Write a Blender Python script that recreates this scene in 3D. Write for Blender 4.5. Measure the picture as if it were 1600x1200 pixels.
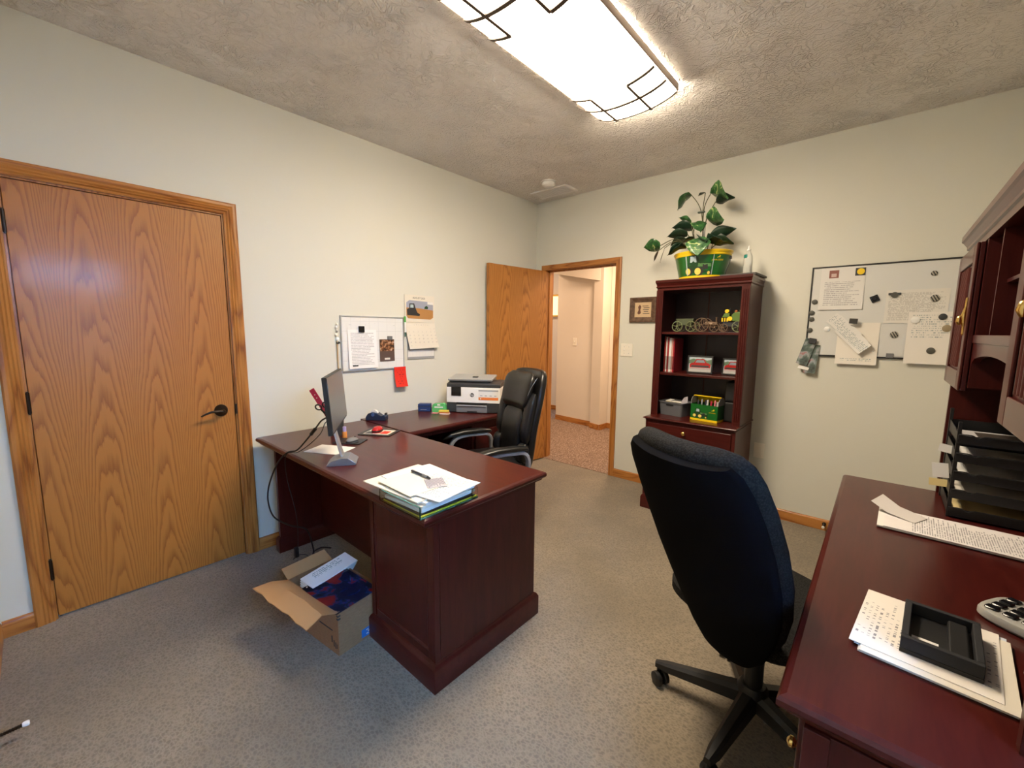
import bpy, math, random
import numpy as np
from mathutils import Vector, Matrix
random.seed(7)
for o in list(bpy.data.objects): bpy.data.objects.remove(o)
SC = bpy.context.scene
COL = SC.collection
PI = math.pi

# ------------------------------------------------------------------ camera
F_PX, YAW, PITCH, ROLL = 657.2, -0.7216, -0.1264, 0.0090
CAM = Vector((2.8798, -3.6511, 1.4048))
_f = Vector((math.sin(YAW)*math.cos(PITCH), math.cos(YAW)*math.cos(PITCH), math.sin(PITCH)))
_r = Vector((math.cos(YAW), -math.sin(YAW), 0)); _u = _r.cross(_f)
_R = math.cos(ROLL)*_r + math.sin(ROLL)*_u; _U = -math.sin(ROLL)*_r + math.cos(ROLL)*_u
cd = bpy.data.cameras.new('camera'); cam = bpy.data.objects.new('camera', cd); COL.objects.link(cam)
cd.sensor_width = 36; cd.sensor_fit = 'HORIZONTAL'; cd.lens = F_PX*36/1600; cd.clip_start = 0.02
cam.matrix_world = Matrix(((_R.x, _U.x, -_f.x, CAM.x), (_R.y, _U.y, -_f.y, CAM.y), (_R.z, _U.z, -_f.z, CAM.z), (0, 0, 0, 1)))
SC.camera = cam

# ------------------------------------------------------------------ world, daylight, exposure
w = bpy.data.worlds.new('world'); SC.world = w; w.use_nodes = True
w.node_tree.nodes['Background'].inputs[0].default_value = (0.45, 0.66, 1.0, 1)
w.node_tree.nodes['Background'].inputs[1].default_value = 1.0
H = 2.73                       # ceiling height
WX, WY = 3.43, -3.87           # right wall, front wall (behind the camera)
ld = bpy.data.lights.new('window_daylight', 'AREA'); ld.shape = 'RECTANGLE'; ld.size = 1.5; ld.size_y = 1.2
ld.energy = 112; ld.color = (0.20, 0.50, 1.0)
lo = bpy.data.objects.new('window_daylight', ld); COL.objects.link(lo)
lo.location = (WX+0.85, -3.40, 2.38)      # sky outside the window, shining in and down
lo.rotation_euler = (Vector((0.3, -2.7, 0.2))-lo.location).to_track_quat('-Z', 'Y').to_euler()
hd = bpy.data.lights.new('hall_lamp', 'AREA'); hd.size = 0.35; hd.energy = 22; hd.color = (1.0, 0.69, 0.45)
ho = bpy.data.objects.new('hall_lamp', hd); COL.objects.link(ho); ho.location = (0.55, 1.05, 2.58)
h2 = bpy.data.lights.new('corridor_fill', 'AREA'); h2.size = 0.35; h2.energy = 11; h2.color = (1.0, 0.69, 0.45)  # unseen fill light, added to warm the otherwise dark corridor end
h2o = bpy.data.objects.new('corridor_fill', h2); COL.objects.link(h2o); h2o.location = (-1.75, 1.3, 2.6)
LAMP = 27
vs = SC.view_settings
SC.display_settings.display_device = 'sRGB'
vs.view_transform = 'Standard'; vs.look = 'None'; vs.exposure = 1.14; vs.gamma = 1; vs.use_curve_mapping = False

# ------------------------------------------------------------------ mesh helpers
class MB:
    def __init__(s): s.v = []; s.f = []
    def add(s, vs_, fs):
        n = len(s.v); s.v += [tuple(p) for p in vs_]; s.f += [tuple(i+n for i in q) for q in fs]; return s
    def box(s, x0, x1, y0, y1, z0, z1, M=None):
        x0, x1 = min(x0, x1), max(x0, x1); y0, y1 = min(y0, y1), max(y0, y1); z0, z1 = min(z0, z1), max(z0, z1)
        P = [Vector(p) for p in ((x0,y0,z0),(x1,y0,z0),(x1,y1,z0),(x0,y1,z0),(x0,y0,z1),(x1,y0,z1),(x1,y1,z1),(x0,y1,z1))]
        if M is not None: P = [M @ p for p in P]
        return s.add(P, [(0,3,2,1),(4,5,6,7),(0,1,5,4),(1,2,6,5),(2,3,7,6),(3,0,4,7)])
    def prism(s, poly, a, b, axis='z', M=None):
        # poly: 2D points ccw; extruded from a to b along axis
        def pt(u, v, t):
            p = Vector((u, v, t)) if axis == 'z' else (Vector((t, u, v)) if axis == 'x' else Vector((u, t, v)))
            return M @ p if M is not None else p
        n = len(poly)
        V = [pt(u, v, a) for u, v in poly] + [pt(u, v, b) for u, v in poly]
        F = [tuple(range(n-1, -1, -1)), tuple(range(n, 2*n))]
        F += [(i, (i+1) % n, n+(i+1) % n, n+i) for i in range(n)]
        return s.add(V, F)
    def loft(s, rings, cap=True, closed=True):
        n = len(rings[0]); base = len(s.v); V = [p for r in rings for p in r]; F = []
        for k in range(len(rings)-1):
            for i in range(n if closed else n-1):
                j = (i+1) % n
                F.append((k*n+i, k*n+j, (k+1)*n+j, (k+1)*n+i))
        if cap:
            F.append(tuple(range(n-1, -1, -1))); F.append(tuple(range((len(rings)-1)*n, len(rings)*n)))
        return s.add(V, F)
    def tube(s, pts, r, n=8, cap=True):
        pts = [Vector(p) for p in pts]; rings = []; prev = None
        rr = r if isinstance(r, (list, tuple)) else [r]*len(pts)
        for i, p in enumerate(pts):
            a = pts[max(i-1, 0)]; b = pts[min(i+1, len(pts)-1)]
            t = (b-a).normalized()
            if prev is None:
                q = Vector((0, 0, 1)) if abs(t.z) < 0.9 else Vector((1, 0, 0))
                nrm = t.cross(q).normalized()
            else:
                nrm = (prev - t*prev.dot(t)).normalized()
            prev = nrm; bn = t.cross(nrm)
            rings.append([p + rr[i]*(math.cos(2*PI*k/n)*nrm + math.sin(2*PI*k/n)*bn) for k in range(n)])
        return s.loft(rings, cap)
    def cyl(s, p0, p1, r0, r1=None, n=20): return s.tube([p0, p1], [r0, r0 if r1 is None else r1], n)
    def lathe(s, prof, c=(0, 0, 0), n=32, sx=1, sy=1):
        rings = [[(c[0]+r*sx*math.cos(2*PI*k/n), c[1]+r*sy*math.sin(2*PI*k/n), c[2]+z) for k in range(n)] for r, z in prof]
        return s.loft(rings)
    def torus(s, c, R, r, axis='y', n=28, m=8):
        rings = []
        for i in range(n):
            a = 2*PI*i/n; ring = []
            for k in range(m):
                b = 2*PI*k/m; d = R+r*math.cos(b); e = r*math.sin(b)
                if axis == 'y': p = (c[0]+d*math.cos(a), c[1]+e, c[2]+d*math.sin(a))
                elif axis == 'z': p = (c[0]+d*math.cos(a), c[1]+d*math.sin(a), c[2]+e)
                else: p = (c[0]+e, c[1]+d*math.cos(a), c[2]+d*math.sin(a))
                ring.append(p)
            rings.append(ring)
        rings.append(rings[0]); return s.loft(rings, cap=False)
    def sphere(s, c, r, n=16, m=10, sc=(1, 1, 1)):
        rings = []
        for i in range(1, m):
            t = PI*i/m - PI/2
            rings.append([(c[0]+sc[0]*r*math.cos(t)*math.cos(2*PI*k/n), c[1]+sc[1]*r*math.cos(t)*math.sin(2*PI*k/n), c[2]+sc[2]*r*math.sin(t)) for k in range(n)])
        return s.loft(rings)

def spline(pts, per=8):
    P = [Vector(p) for p in pts]; out = []
    for i in range(len(P)-1):
        p0, p1, p2, p3 = P[max(i-1, 0)], P[i], P[i+1], P[min(i+2, len(P)-1)]
        for k in range(per):
            t = k/per
            out.append(0.5*((2*p1)+(p2-p0)*t+(2*p0-5*p1+4*p2-p3)*t*t+(3*p1-p0-3*p2+p3)*t**3))
    out.append(P[-1]); return out

def obj(name, mb, mat, parent=None, bevel=0, smooth=False, seg=2, loc=None, rot=None):
    me = bpy.data.meshes.new(name); me.from_pydata(mb.v, [], mb.f); me.validate()
    import bmesh
    bm = bmesh.new(); bm.from_mesh(me); bmesh.ops.recalc_face_normals(bm, faces=bm.faces); bm.to_mesh(me); bm.free()
    me.materials.append(mat)
    o = bpy.data.objects.new(name, me); COL.objects.link(o)
    if parent is not None: o.parent = parent
    if loc is not None: o.location = loc
    if rot is not None: o.rotation_euler = rot
    if smooth or bevel:
        me.polygons.foreach_set('use_smooth', [True]*len(me.polygons)); me.set_sharp_from_angle(angle=math.radians(40))
    if bevel:
        b = o.modifiers.new('bevel', 'BEVEL'); b.width = bevel; b.segments = seg; b.limit_method = 'ANGLE'; b.harden_normals = True
    return o
def thing(name, label, cat, loc=(0, 0, 0), rotz=0, group=None, rot=None):
    o = bpy.data.objects.new(name, None); COL.objects.link(o); o.empty_display_size = 0.05
    o.location = loc; o.rotation_euler = rot if rot else (0, 0, rotz)
    o['label'] = label; o['category'] = cat
    if group: o['group'] = group
    return o
def tag(o, label, cat, group=None):
    o['label'] = label; o['category'] = cat
    if group: o['group'] = group
    return o
def struct(o, label=None, cat=None):
    o['kind'] = 'structure'
    if label: o['label'] = label
    if cat: o['category'] = cat
    return o
def text(s, size, mat, parent, loc, rot=(0, 0, 0), name='lettering', align='CENTER', ext=0.0002):
    c = bpy.data.curves.new('t', 'FONT'); c.body = s; c.size = size; c.extrude = ext; c.align_x = align; c.align_y = 'CENTER'; c.resolution_u = 2
    t = bpy.data.objects.new('t', c); COL.objects.link(t)
    bpy.context.view_layer.update()
    me = bpy.data.meshes.new_from_object(t.evaluated_get(bpy.context.evaluated_depsgraph_get()))
    bpy.data.objects.remove(t)
    me.materials.clear(); me.materials.append(mat)
    o = bpy.data.objects.new(name, me); COL.objects.link(o); o.parent = parent; o.location = loc; o.rotation_euler = rot
    return o

# ------------------------------------------------------------------ material helpers
def mat(name, col, rough=0.5, metal=0, coat=0, spec=0.5, trans=0, emit=None, estr=0, ior=1.45, sheen=0):
    m = bpy.data.materials.new(name); m.use_nodes = True
    b = m.node_tree.nodes['Principled BSDF']
    b.inputs['Base Color'].default_value = (*col, 1); b.inputs['Roughness'].default_value = rough
    b.inputs['Metallic'].default_value = metal; b.inputs['Coat Weight'].default_value = coat
    b.inputs['Specular IOR Level'].default_value = spec; b.inputs['Transmission Weight'].default_value = trans
    b.inputs['IOR'].default_value = ior; b.inputs['Sheen Weight'].default_value = sheen
    if coat: b.inputs['Coat Roughness'].default_value = 0.12
    if emit: b.inputs['Emission Color'].default_value = (*emit, 1); b.inputs['Emission Strength'].default_value = estr
    return m
class NT:
    def __init__(s, m): s.m = m; s.t = m.node_tree; s.b = s.t.nodes['Principled BSDF']
    def n(s, typ, **kw):
        x = s.t.nodes.new(typ)
        for k, v in kw.items():
            if k.startswith('i_'):
                key = k[2:]; key = int(key) if key.isdigit() else key.replace('_', ' ')
                x.inputs[key].default_value = v
            else: setattr(x, k, v)
        return x
    def l(s, a, b): s.t.links.new(a, b)
    def math(s, op, a, b=None, c=None):
        x = s.n('ShaderNodeMath', operation=op)
        for i, q in enumerate((a, b, c)):
            if q is None: continue
            if isinstance(q, (int, float)): x.inputs[i].default_value = q
            else: s.l(q, x.inputs[i])
        return x.outputs[0]
    def coords(s, scale=(1, 1, 1), rot=(0, 0, 0), loc=(0, 0, 0), kind='Object'):
        tc = s.n('ShaderNodeTexCoord'); mp = s.n('ShaderNodeMapping')
        mp.inputs['Scale'].default_value = scale; mp.inputs['Rotation'].default_value = rot; mp.inputs['Location'].default_value = loc
        s.l(tc.outputs[kind], mp.inputs[0]); return mp.outputs[0]
    def noise(s, vec, scale=5, detail=2, rough=0.5, dist=0):
        x = s.n('ShaderNodeTexNoise', i_Scale=scale, i_Detail=detail, i_Roughness=rough, i_Distortion=dist); s.l(vec, x.inputs['Vector']); return x.outputs[0]
    def ramp(s, fac, stops):
        x = s.n('ShaderNodeValToRGB'); e = x.color_ramp.elements
        while len(e) < len(stops): e.new(0.5)
        for q, (p, c) in zip(e, stops): q.position = p; q.color = (*c, 1)
        s.l(fac, x.inputs[0]); return x.outputs[0]
    def mix(s, fac, a, b):
        x = s.n('ShaderNodeMix', data_type='RGBA')
        if isinstance(fac, (int, float)): x.inputs[0].default_value = fac
        else: s.l(fac, x.inputs[0])
        for i, q in ((6, a), (7, b)):
            if isinstance(q, tuple): x.inputs[i].default_value = (*q, 1)
            else: s.l(q, x.inputs[i])
        return x.outputs[2]
    def base(s, c): s.l(c, s.b.inputs['Base Color'])
    def bump(s, h, strength=0.3, dist=0.002):
        x = s.n('ShaderNodeBump', i_Strength=strength, i_Distance=dist); s.l(h, x.inputs['Height']); s.l(x.outputs[0], s.b.inputs['Normal'])

def oak(name, axis='z', off=0, big=True):
    # stain-finished red oak, grain along axis
    m = mat(name, (0.4, 0.16, 0.04), rough=0.34, coat=0.25); t = NT(m)
    sc = {'z': (1, 1, 0.10), 'y': (1, 0.10, 1), 'x': (0.10, 1, 1)}[axis]
    v = t.coords(sc, loc=(off, off*1.7, off*0.3))
    big_n = t.noise(v, 3.2 if big else 9, 1.5, 0.45, 0.35)
    ring = t.math('PINGPONG', t.math('MULTIPLY', big_n, 17 if big else 10), 0.5)
    fib = t.noise(t.coords(tuple(q*(1 if q == 1 else 0.35) for q in sc)), 190, 3, 0.6)
    dark = t.ramp(t.math('ADD', t.math('MULTIPLY', ring, 2), t.math('MULTIPLY', t.math('SUBTRACT', fib, 0.5), 0.9)),
                  [(0.0, (0.21, 0.066, 0.013)), (0.16, (0.30, 0.108, 0.022)), (0.40, (0.39, 0.155, 0.034)), (1.0, (0.46, 0.195, 0.046))])
    tone = t.noise(t.coords(), 1.3, 1)
    t.base(t.mix(t.math('MULTIPLY', tone, 0.35), dark, (0.36, 0.135, 0.028)))
    t.bump(fib, 0.06, 0.001)
    return m
def mahogany(name, axis='x', rough=0.28):
    m = mat(name, (0.08, 0.02, 0.015), rough=rough, coat=0.22 if axis != 'z' else 0.06, spec=0.30); t = NT(m)
    sc = {'x': (0.12, 1, 1), 'y': (1, 0.12, 1), 'z': (1, 1, 0.12)}[axis]
    g = t.noise(t.coords(sc), 26, 4, 0.6, 0.6); g2 = t.noise(t.coords(sc), 140, 2)
    f = t.math('ADD', t.math('MULTIPLY', g, 0.75), t.math('MULTIPLY', g2, 0.25))
    t.base(t.ramp(f, [(0.25, (0.034, 0.0042, 0.0036)), (0.5, (0.054, 0.0078, 0.0060)), (0.8, (0.078, 0.0130, 0.0092))]))
    return m
def rgbc(r, g, b):
    f = lambda c: ((c/255+0.055)/1.055)**2.4 if c > 10 else c/255/12.92
    return (f(r), f(g), f(b))

M = {}
def oak_door(name, seed, wid=0.215):
    m = mat(name, (0.4, 0.16, 0.04), rough=0.40, coat=0.10); t = NT(m)
    tc = t.n('ShaderNodeTexCoord'); sx = t.n('ShaderNodeSeparateXYZ'); t.l(tc.outputs['Object'], sx.inputs[0])
    Y_, Z_ = sx.outputs[1], sx.outputs[2]
    wob = t.noise(t.coords((1, 1, 0.22), loc=(seed, seed, 0)), 5, 2, 0.5)
    lf = t.math('ADD', t.math('DIVIDE', Y_, wid), t.math('MULTIPLY', t.math('SUBTRACT', wob, 0.5), 0.30))
    u = t.math('SUBTRACT', t.math('FRACT', t.math('ADD', lf, 10.27+seed)), 0.5); idx = t.math('FLOOR', t.math('ADD', lf, 10.27+seed))
    u2 = t.math('MULTIPLY', t.math('MULTIPLY', u, u), 26)
    ndist = t.noise(t.coords((1, 1, 0.16), loc=(seed*2, 0, seed)), 9, 2, 0.5)
    fine = t.noise(t.coords((1, 1, 0.05)), 42, 2, 0.5)
    val = t.math('ADD', t.math('ADD', u2, t.math('MULTIPLY', Z_, 5.2)), t.math('ADD', t.math('MULTIPLY', ndist, 3.4), t.math('ADD', t.math('MULTIPLY', fine, 0.9), t.math('MULTIPLY', t.math('SINE', t.math('MULTIPLY', idx, 2.4)), 3.0))))
    saw = t.math('FRACT', val)
    fib = t.noise(t.coords((1, 1, 0.03)), 210, 3, 0.6)
    f = t.math('ADD', saw, t.math('MULTIPLY', t.math('SUBTRACT', fib, 0.5), 0.55))
    colr = t.ramp(f, [(0.0, (0.235, 0.080, 0.013)), (0.16, (0.300, 0.112, 0.020)), (0.48, (0.420, 0.172, 0.034)), (0.90, (0.435, 0.180, 0.036)), (1.0, (0.300, 0.110, 0.020))])
    tone = t.noise(t.coords((1, 1, 0.5)), 1.6, 1)
    t.base(t.mix(t.math('MULTIPLY', tone, 0.4), colr, (0.40, 0.165, 0.036))); t.bump(fib, 0.05, 0.001); return m
M['oak_z'] = oak_door('oak_veneer_vertical', 0.0); M['oak_z2'] = oak_door('oak_veneer_leaf', 1.37, 0.27)
M['oak_trim'] = oak('oak_trim_vertical', 'z', 1.1, False); M['oak_y'] = oak('oak_trim_along_y', 'y', 0.4, False); M['oak_x'] = oak('oak_trim_along_x', 'x', 0.7, False)
M['mah_x'] = mahogany('mahogany_x', 'x'); M['mah_y'] = mahogany('mahogany_y', 'y'); M['mah_z'] = mahogany('mahogany_z', 'z', 0.33)
M['black'] = mat('black_plastic', (0.012, 0.012, 0.013), 0.45)
M['gloss_black'] = mat('gloss_black', (0.008, 0.008, 0.01), 0.12)
M['dark'] = mat('dark_grey_plastic', (0.035, 0.037, 0.042), 0.45)
M['grey'] = mat('grey_plastic', (0.16, 0.165, 0.175), 0.45)
M['midgrey'] = mat('mid_grey_plastic', (0.30, 0.31, 0.32), 0.4)
M['silver'] = mat('brushed_silver', (0.46, 0.47, 0.49), 0.34, metal=0.6)
M['chrome'] = mat('chrome', (0.7, 0.7, 0.7), 0.15, metal=1)
M['brass'] = mat('polished_brass', (0.75, 0.50, 0.16), 0.18, metal=1)
M['bronze'] = mat('oil_rubbed_bronze', (0.030, 0.022, 0.019), 0.28, metal=0.6)
M['white'] = mat('white_plastic', (0.78, 0.78, 0.76), 0.4)
M['ivory'] = mat('ivory_plastic', (0.78, 0.74, 0.64), 0.4)
M['paper'] = mat('white_paper', (0.70, 0.69, 0.665), 0.8)
M['cream_paper'] = mat('cream_paper', (0.68, 0.635, 0.54), 0.8)
M['ink'] = mat('black_ink', (0.03, 0.03, 0.035), 0.8)
M['grey_ink'] = mat('grey_ink', (0.30, 0.30, 0.32), 0.8)
M['red'] = mat('red_paper', (0.75, 0.035, 0.012), 0.7)
M['green'] = mat('painted_green', (0.010, 0.115, 0.018), 0.28, coat=0.4)
M['yellow'] = mat('painted_yellow', (0.80, 0.55, 0.01), 0.35, coat=0.2)
M['tire'] = mat('tyre_print', (0.03, 0.03, 0.032), 0.5)
M['card'] = None
m = mat('cardboard', (0.33, 0.19, 0.085), 0.85); t = NT(m)
t.base(t.ramp(t.noise(t.coords((1, 1, 6)), 60, 3), [(0.3, (0.25, 0.135, 0.065)), (0.7, (0.33, 0.185, 0.092))])); M['card'] = m
M['cardin'] = mat('cardboard_inner', (0.42, 0.235, 0.105), 0.85)
M['soil'] = mat('potting_soil', (0.02, 0.013, 0.009), 0.95)
M['stem'] = mat('plant_stem', (0.05, 0.055, 0.02), 0.6)

# walls: pale sage-cream paint with orange-peel roller texture
def paint(name, col, bumpd=0.0008):
    m = mat(name, col, 0.62, spec=0.25); t = NT(m)
    v = t.coords(); n = t.noise(v, 130, 2)
    t.base(t.mix(t.noise(v, 0.8, 1), col, tuple(c*0.96 for c in col)))
    t.bump(n, 0.22, bumpd); return m
M['wall'] = paint('wall_paint', (0.645, 0.640, 0.565)); M['hallwall'] = paint('hall_wall_paint', (0.70, 0.64, 0.56))
m = mat('stomped_ceiling', (0.86, 0.83, 0.80), 0.85, spec=0.1); t = NT(m)
v = t.coords(); n1 = t.noise(v, 15, 2.5, 0.5, 1.6); rid = t.math('SUBTRACT', 1, t.math('MULTIPLY', t.math('ABSOLUTE', t.math('SUBTRACT', n1, 0.5)), 14))
rid = t.math('MAXIMUM', rid, 0); n2 = t.noise(v, 33, 2, 0.5, 1.2); rid2 = t.math('MAXIMUM', t.math('SUBTRACT', 1, t.math('MULTIPLY', t.math('ABSOLUTE', t.math('SUBTRACT', n2, 0.5)), 12)), 0)
patch = t.ramp(t.noise(v, 4.5, 2), [(0.42, (0.45,)*3), (0.60, (1,)*3)])
hgt = t.math('MULTIPLY', t.math('ADD', rid, t.math('MULTIPLY', rid2, 0.35)), patch)
t.bump(hgt, 0.85, 0.011); M['ceil'] = m
# office carpet: loop pile in small offset rectangles
m = mat('office_carpet', (0.16, 0.145, 0.12), 0.95, spec=0.1, sheen=0.2); t = NT(m)
v = t.coords((1, 1.45, 1)); wob = t.n('ShaderNodeVectorMath', operation='MULTIPLY_ADD')
nz = t.n('ShaderNodeTexNoise', i_Scale=95, i_Detail=3); t.l(v, nz.inputs['Vector']); t.l(nz.outputs['Color'], wob.inputs[0]); wob.inputs[1].default_value = (0.019, 0.019, 0); t.l(v, wob.inputs[2])
vr = t.n('ShaderNodeTexVoronoi', feature='DISTANCE_TO_EDGE', i_Scale=58, i_Randomness=0.75); t.l(wob.outputs[0], vr.inputs['Vector'])
cell = t.ramp(vr.outputs['Distance'], [(0.02, (0.27, 0.225, 0.165)), (0.10, (0.200, 0.166, 0.122)), (0.28, (0.136, 0.112, 0.083))])
v = t.coords(); pile = t.noise(v, 210, 3, 0.7); soft = t.noise(v, 2.0, 4, 0.6)
c = t.mix(t.math('MULTIPLY', pile, 0.6), cell, (0.225, 0.186, 0.136))
c = t.mix(t.ramp(soft, [(0.40, (0,)*3), (0.66, (0.42,)*3)]), c, (0.130, 0.110, 0.084)); t.base(c)
t.bump(t.math('ADD', t.math('MULTIPLY', vr.outputs['Distance'], -1.0), t.math('MULTIPLY', pile, 0.7)), 0.5, 0.004); M['carpet'] = m
m = mat('hall_shag_carpet', (0.3, 0.2, 0.15), 0.95, spec=0.1); t = NT(m); v = t.coords(); n1 = t.noise(v, 75, 3, 0.7)
t.base(t.ramp(n1, [(0.33, (0.10, 0.062, 0.045)), (0.52, (0.27, 0.185, 0.14)), (0.70, (0.50, 0.39, 0.31))])); t.bump(n1, 1.0, 0.012); M['shag'] = m
m = mat('charcoal_chair_fabric', (0.012, 0.012, 0.014), 0.9, spec=0.12); t = NT(m); v = t.coords()
vo = t.n('ShaderNodeTexVoronoi', i_Scale=190); t.l(v, vo.inputs['Vector'])
t.base(t.ramp(vo.outputs['Distance'], [(0.1, (0.026, 0.025, 0.024)), (0.7, (0.009, 0.009, 0.0088))])); t.bump(vo.outputs['Distance'], 0.5, 0.0015); M['fabric'] = m
m = mat('black_chair_back_cloth', (0.0030, 0.0030, 0.0038), 0.95, spec=0.08); t = NT(m); t.bump(t.noise(t.coords(), 600, 2), 0.3, 0.0006); M['cloth'] = m
m = mat('black_leather', (0.006, 0.006, 0.0065), 0.36, spec=0.5, coat=0.1); t = NT(m); t.bump(t.noise(t.coords(), 260, 3), 0.25, 0.0008); t2 = None; M['leather'] = m
M['glass'] = mat('window_glass', (1, 1, 1), 0.02, trans=1, ior=1.0)
M['acrylic'] = mat('clear_acrylic', (0.90, 0.98, 0.95), 0.03, trans=1, ior=1.45)
M['plastic_clear'] = mat('clear_bottle_plastic', (0.95, 0.98, 1.0), 0.06, trans=0.92, ior=1.2)

# printed sheets: procedural lines of text in object space (u across, v up, sheet centred on its origin)
def print_mat(name, w_, h_, paper=(0.69, 0.68, 0.655), ink=(0.14, 0.22, 0.24), lines=26, u='x', v='y', margin=0.10, dens=0.5, top=0.92, bot=0.08, grid=None, wf=60, seed=0):
    m = mat(name, paper, 0.8); t = NT(m)
    tc = t.n('ShaderNodeTexCoord'); sx = t.n('ShaderNodeSeparateXYZ'); t.l(tc.outputs['Object'], sx.inputs[0])
    ax = {'x': 0, 'y': 1, 'z': 2}
    U = t.math('ADD', t.math('DIVIDE', sx.outputs[ax[u]], w_), 0.5); V = t.math('ADD', t.math('DIVIDE', sx.outputs[ax[v]], h_), 0.5)
    row = t.math('MULTIPLY', V, lines); fl = t.math('FLOOR', row); fr = t.math('FRACT', row)
    ln = t.math('LESS_THAN', t.math('ABSOLUTE', t.math('SUBTRACT', fr, 0.5)), 0.24)
    cb = t.n('ShaderNodeCombineXYZ'); t.l(t.math('MULTIPLY', U, wf), cb.inputs[0]); t.l(t.math('MULTIPLY', fl, 7.31), cb.inputs[1]); cb.inputs[2].default_value = seed
    word = t.math('GREATER_THAN', t.noise(cb.outputs[0], 1, 0), 1-dens)
    cb2 = t.n('ShaderNodeCombineXYZ'); t.l(t.math('MULTIPLY', fl, 3.7), cb2.inputs[0]); cb2.inputs[1].default_value = seed+4.2
    lend = t.math('ADD', t.math('MULTIPLY', t.noise(cb2.outputs[0], 1, 0), 0.9), 0.36)   # ragged right edge / short lines
    k = t.math('MULTIPLY', ln, word)
    for q in (t.math('GREATER_THAN', U, margin), t.math('LESS_THAN', U, 1-margin), t.math('GREATER_THAN', V, bot), t.math('LESS_THAN', V, top), t.math('LESS_THAN', U, lend)):
        k = t.math('MULTIPLY', k, q)
    k = t.math('MULTIPLY', k, 0.75)
    if grid:
        gu = t.math('LESS_THAN', t.math('FRACT', t.math('MULTIPLY', U, grid[0])), 0.04); gv = t.math('LESS_THAN', t.math('FRACT', t.math('MULTIPLY', V, grid[1])), 0.05)
        k = t.math('MAXIMUM', k, t.math('MULTIPLY', t.math('MAXIMUM', gu, gv), 0.35))
    t.base(t.mix(k, paper, ink)); return m
M['letter'] = print_mat('printed_letter', 0.216, 0.279, lines=24, dens=0.62)
M['form'] = print_mat('printed_form', 0.279, 0.216, lines=20, dens=0.66, grid=None, margin=0.06)
M['dense'] = print_mat('dense_print', 0.216, 0.279, lines=34, dens=0.75, margin=0.05)

# ================================================================== the room
def slab(name, x0, x1, y0, y1, z0, z1, m, **k): return struct(obj(name, MB().box(x0, x1, y0, y1, z0, z1), m, **k))
slab('floor', -0.12, WX+0.12, WY-0.12, 0.0, -0.1, 0, M['carpet'])
slab('ceiling', -0.12, WX+0.12, WY-0.12, 0.12, H, H+0.1, M['ceil'])
CY0, CY1, CT = -3.687, -2.883, 2.036          # closet opening
b = MB(); b.box(-0.12, 0, WY-0.12, CY0-0.012, 0, H); b.box(-0.12, 0, CY1+0.012, 0.12, 0, H); b.box(-0.12, 0, CY0-0.012, CY1+0.012, CT+0.012, H)
struct(obj('wall_left', b, M['wall']))
DX0, DX1, DT = 0.140, 0.945, 2.030            # doorway to the hall
b = MB(); b.box(0, DX0-0.018, 0, 0.12, 0, H); b.box(DX1+0.018, WX+0.12, 0, 0.12, 0, H); b.box(DX0-0.018, DX1+0.018, 0, 0.12, DT+0.018, H)
struct(obj('wall_back', b, M['wall']))
WY0, WY1, WZ0, WZ1 = -3.70, -2.92, 0.98, 2.12  # window in the right wall, beside the camera
b = MB(); b.box(WX, WX+0.12, WY-0.12, WY0, 0, H); b.box(WX, WX+0.12, WY1, 0, 0, H); b.box(WX, WX+0.12, WY0, WY1, 0, WZ0); b.box(WX, WX+0.12, WY0, WY1, WZ1, H)
struct(obj('wall_right', b, M['wall']))
slab('wall_front', 0, WX, WY-0.12, WY, 0, H, M['wall'])
wn = struct(thing('window_1', 'oak framed window in the right wall', 'window', (WX, -3.31, WZ0)))
for nm, q in (('jamb', (0.0, 0.10, -0.39, -0.36, 0, 1.14)), ('jamb', (0.0, 0.10, 0.36, 0.39, 0, 1.14)), ('head', (0.0, 0.10, -0.36, 0.36, 1.11, 1.14)), ('sill', (-0.02, 0.10, -0.36, 0.36, 0, 0.03)), ('meeting_rail', (0.04, 0.07, -0.36, 0.36, 0.55, 0.585))):
    obj(nm, MB().box(*q), M['oak_y'], wn, bevel=0.002)
for z in (0.03, 0.585): obj('pane', MB().box(0.052, 0.056, -0.36, 0.36, z, z+0.52), M['glass'], wn)

# baseboards
def base(name, poly_axis, a, b_, at, side):
    prof = [(0, 0), (0.013, 0), (0.013, 0.062), (0.009, 0.074), (0.003, 0.078), (0, 0.078)]
    mb = MB()
    if poly_axis == 'y': mb.prism([(at+side*d, z) for d, z in prof], a, b_, 'y')
    else: mb.prism([(at+side*d, z) for d, z in prof], a, b_, 'x')
    return struct(obj(name, mb, M['oak_y'] if poly_axis == 'y' else M['oak_x'], smooth=True))
base('baseboard_left', 'y', CY1+0.067, -0.005, 0, 1); base('baseboard_left', 'y', WY+0.013, CY0-0.067, 0, 1)
base('baseboard_back', 'x', DX1+0.055, WX, 0, -1); base('baseboard_front', 'x', 0, WX, WY, 1)
base('baseboard_right', 'y', WY+0.013, -0.013, WX, -1)

CASE = [(0.0, 0.0), (0.0, 0.009), (0.006, 0.011), (0.011, 0.009), (0.018, 0.015), (0.024, 0.012), (0.031, 0.017), (0.037, 0.014), (0.046, 0.018), (0.058, 0.018), (0.065, 0.013), (0.066, 0.0)]
def casing(name, parent, fn, a, c, top, mt, prof=CASE, mh=None):
    # mitred casing, two legs and a head: fn(along, z, depth) -> point
    P4 = [[fn(a-u, 0, d) for u, d in prof], [fn(a-u, top+u, d) for u, d in prof], [fn(c+u, top+u, d) for u, d in prof], [fn(c+u, 0, d) for u, d in prof]]
    for nm, i, m_ in (('casing_leg', 0, mt), ('casing_head', 1, mh or mt), ('casing_leg', 2, mt)):
        obj(nm, MB().loft(P4[i:i+2]), m_, parent)
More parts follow.
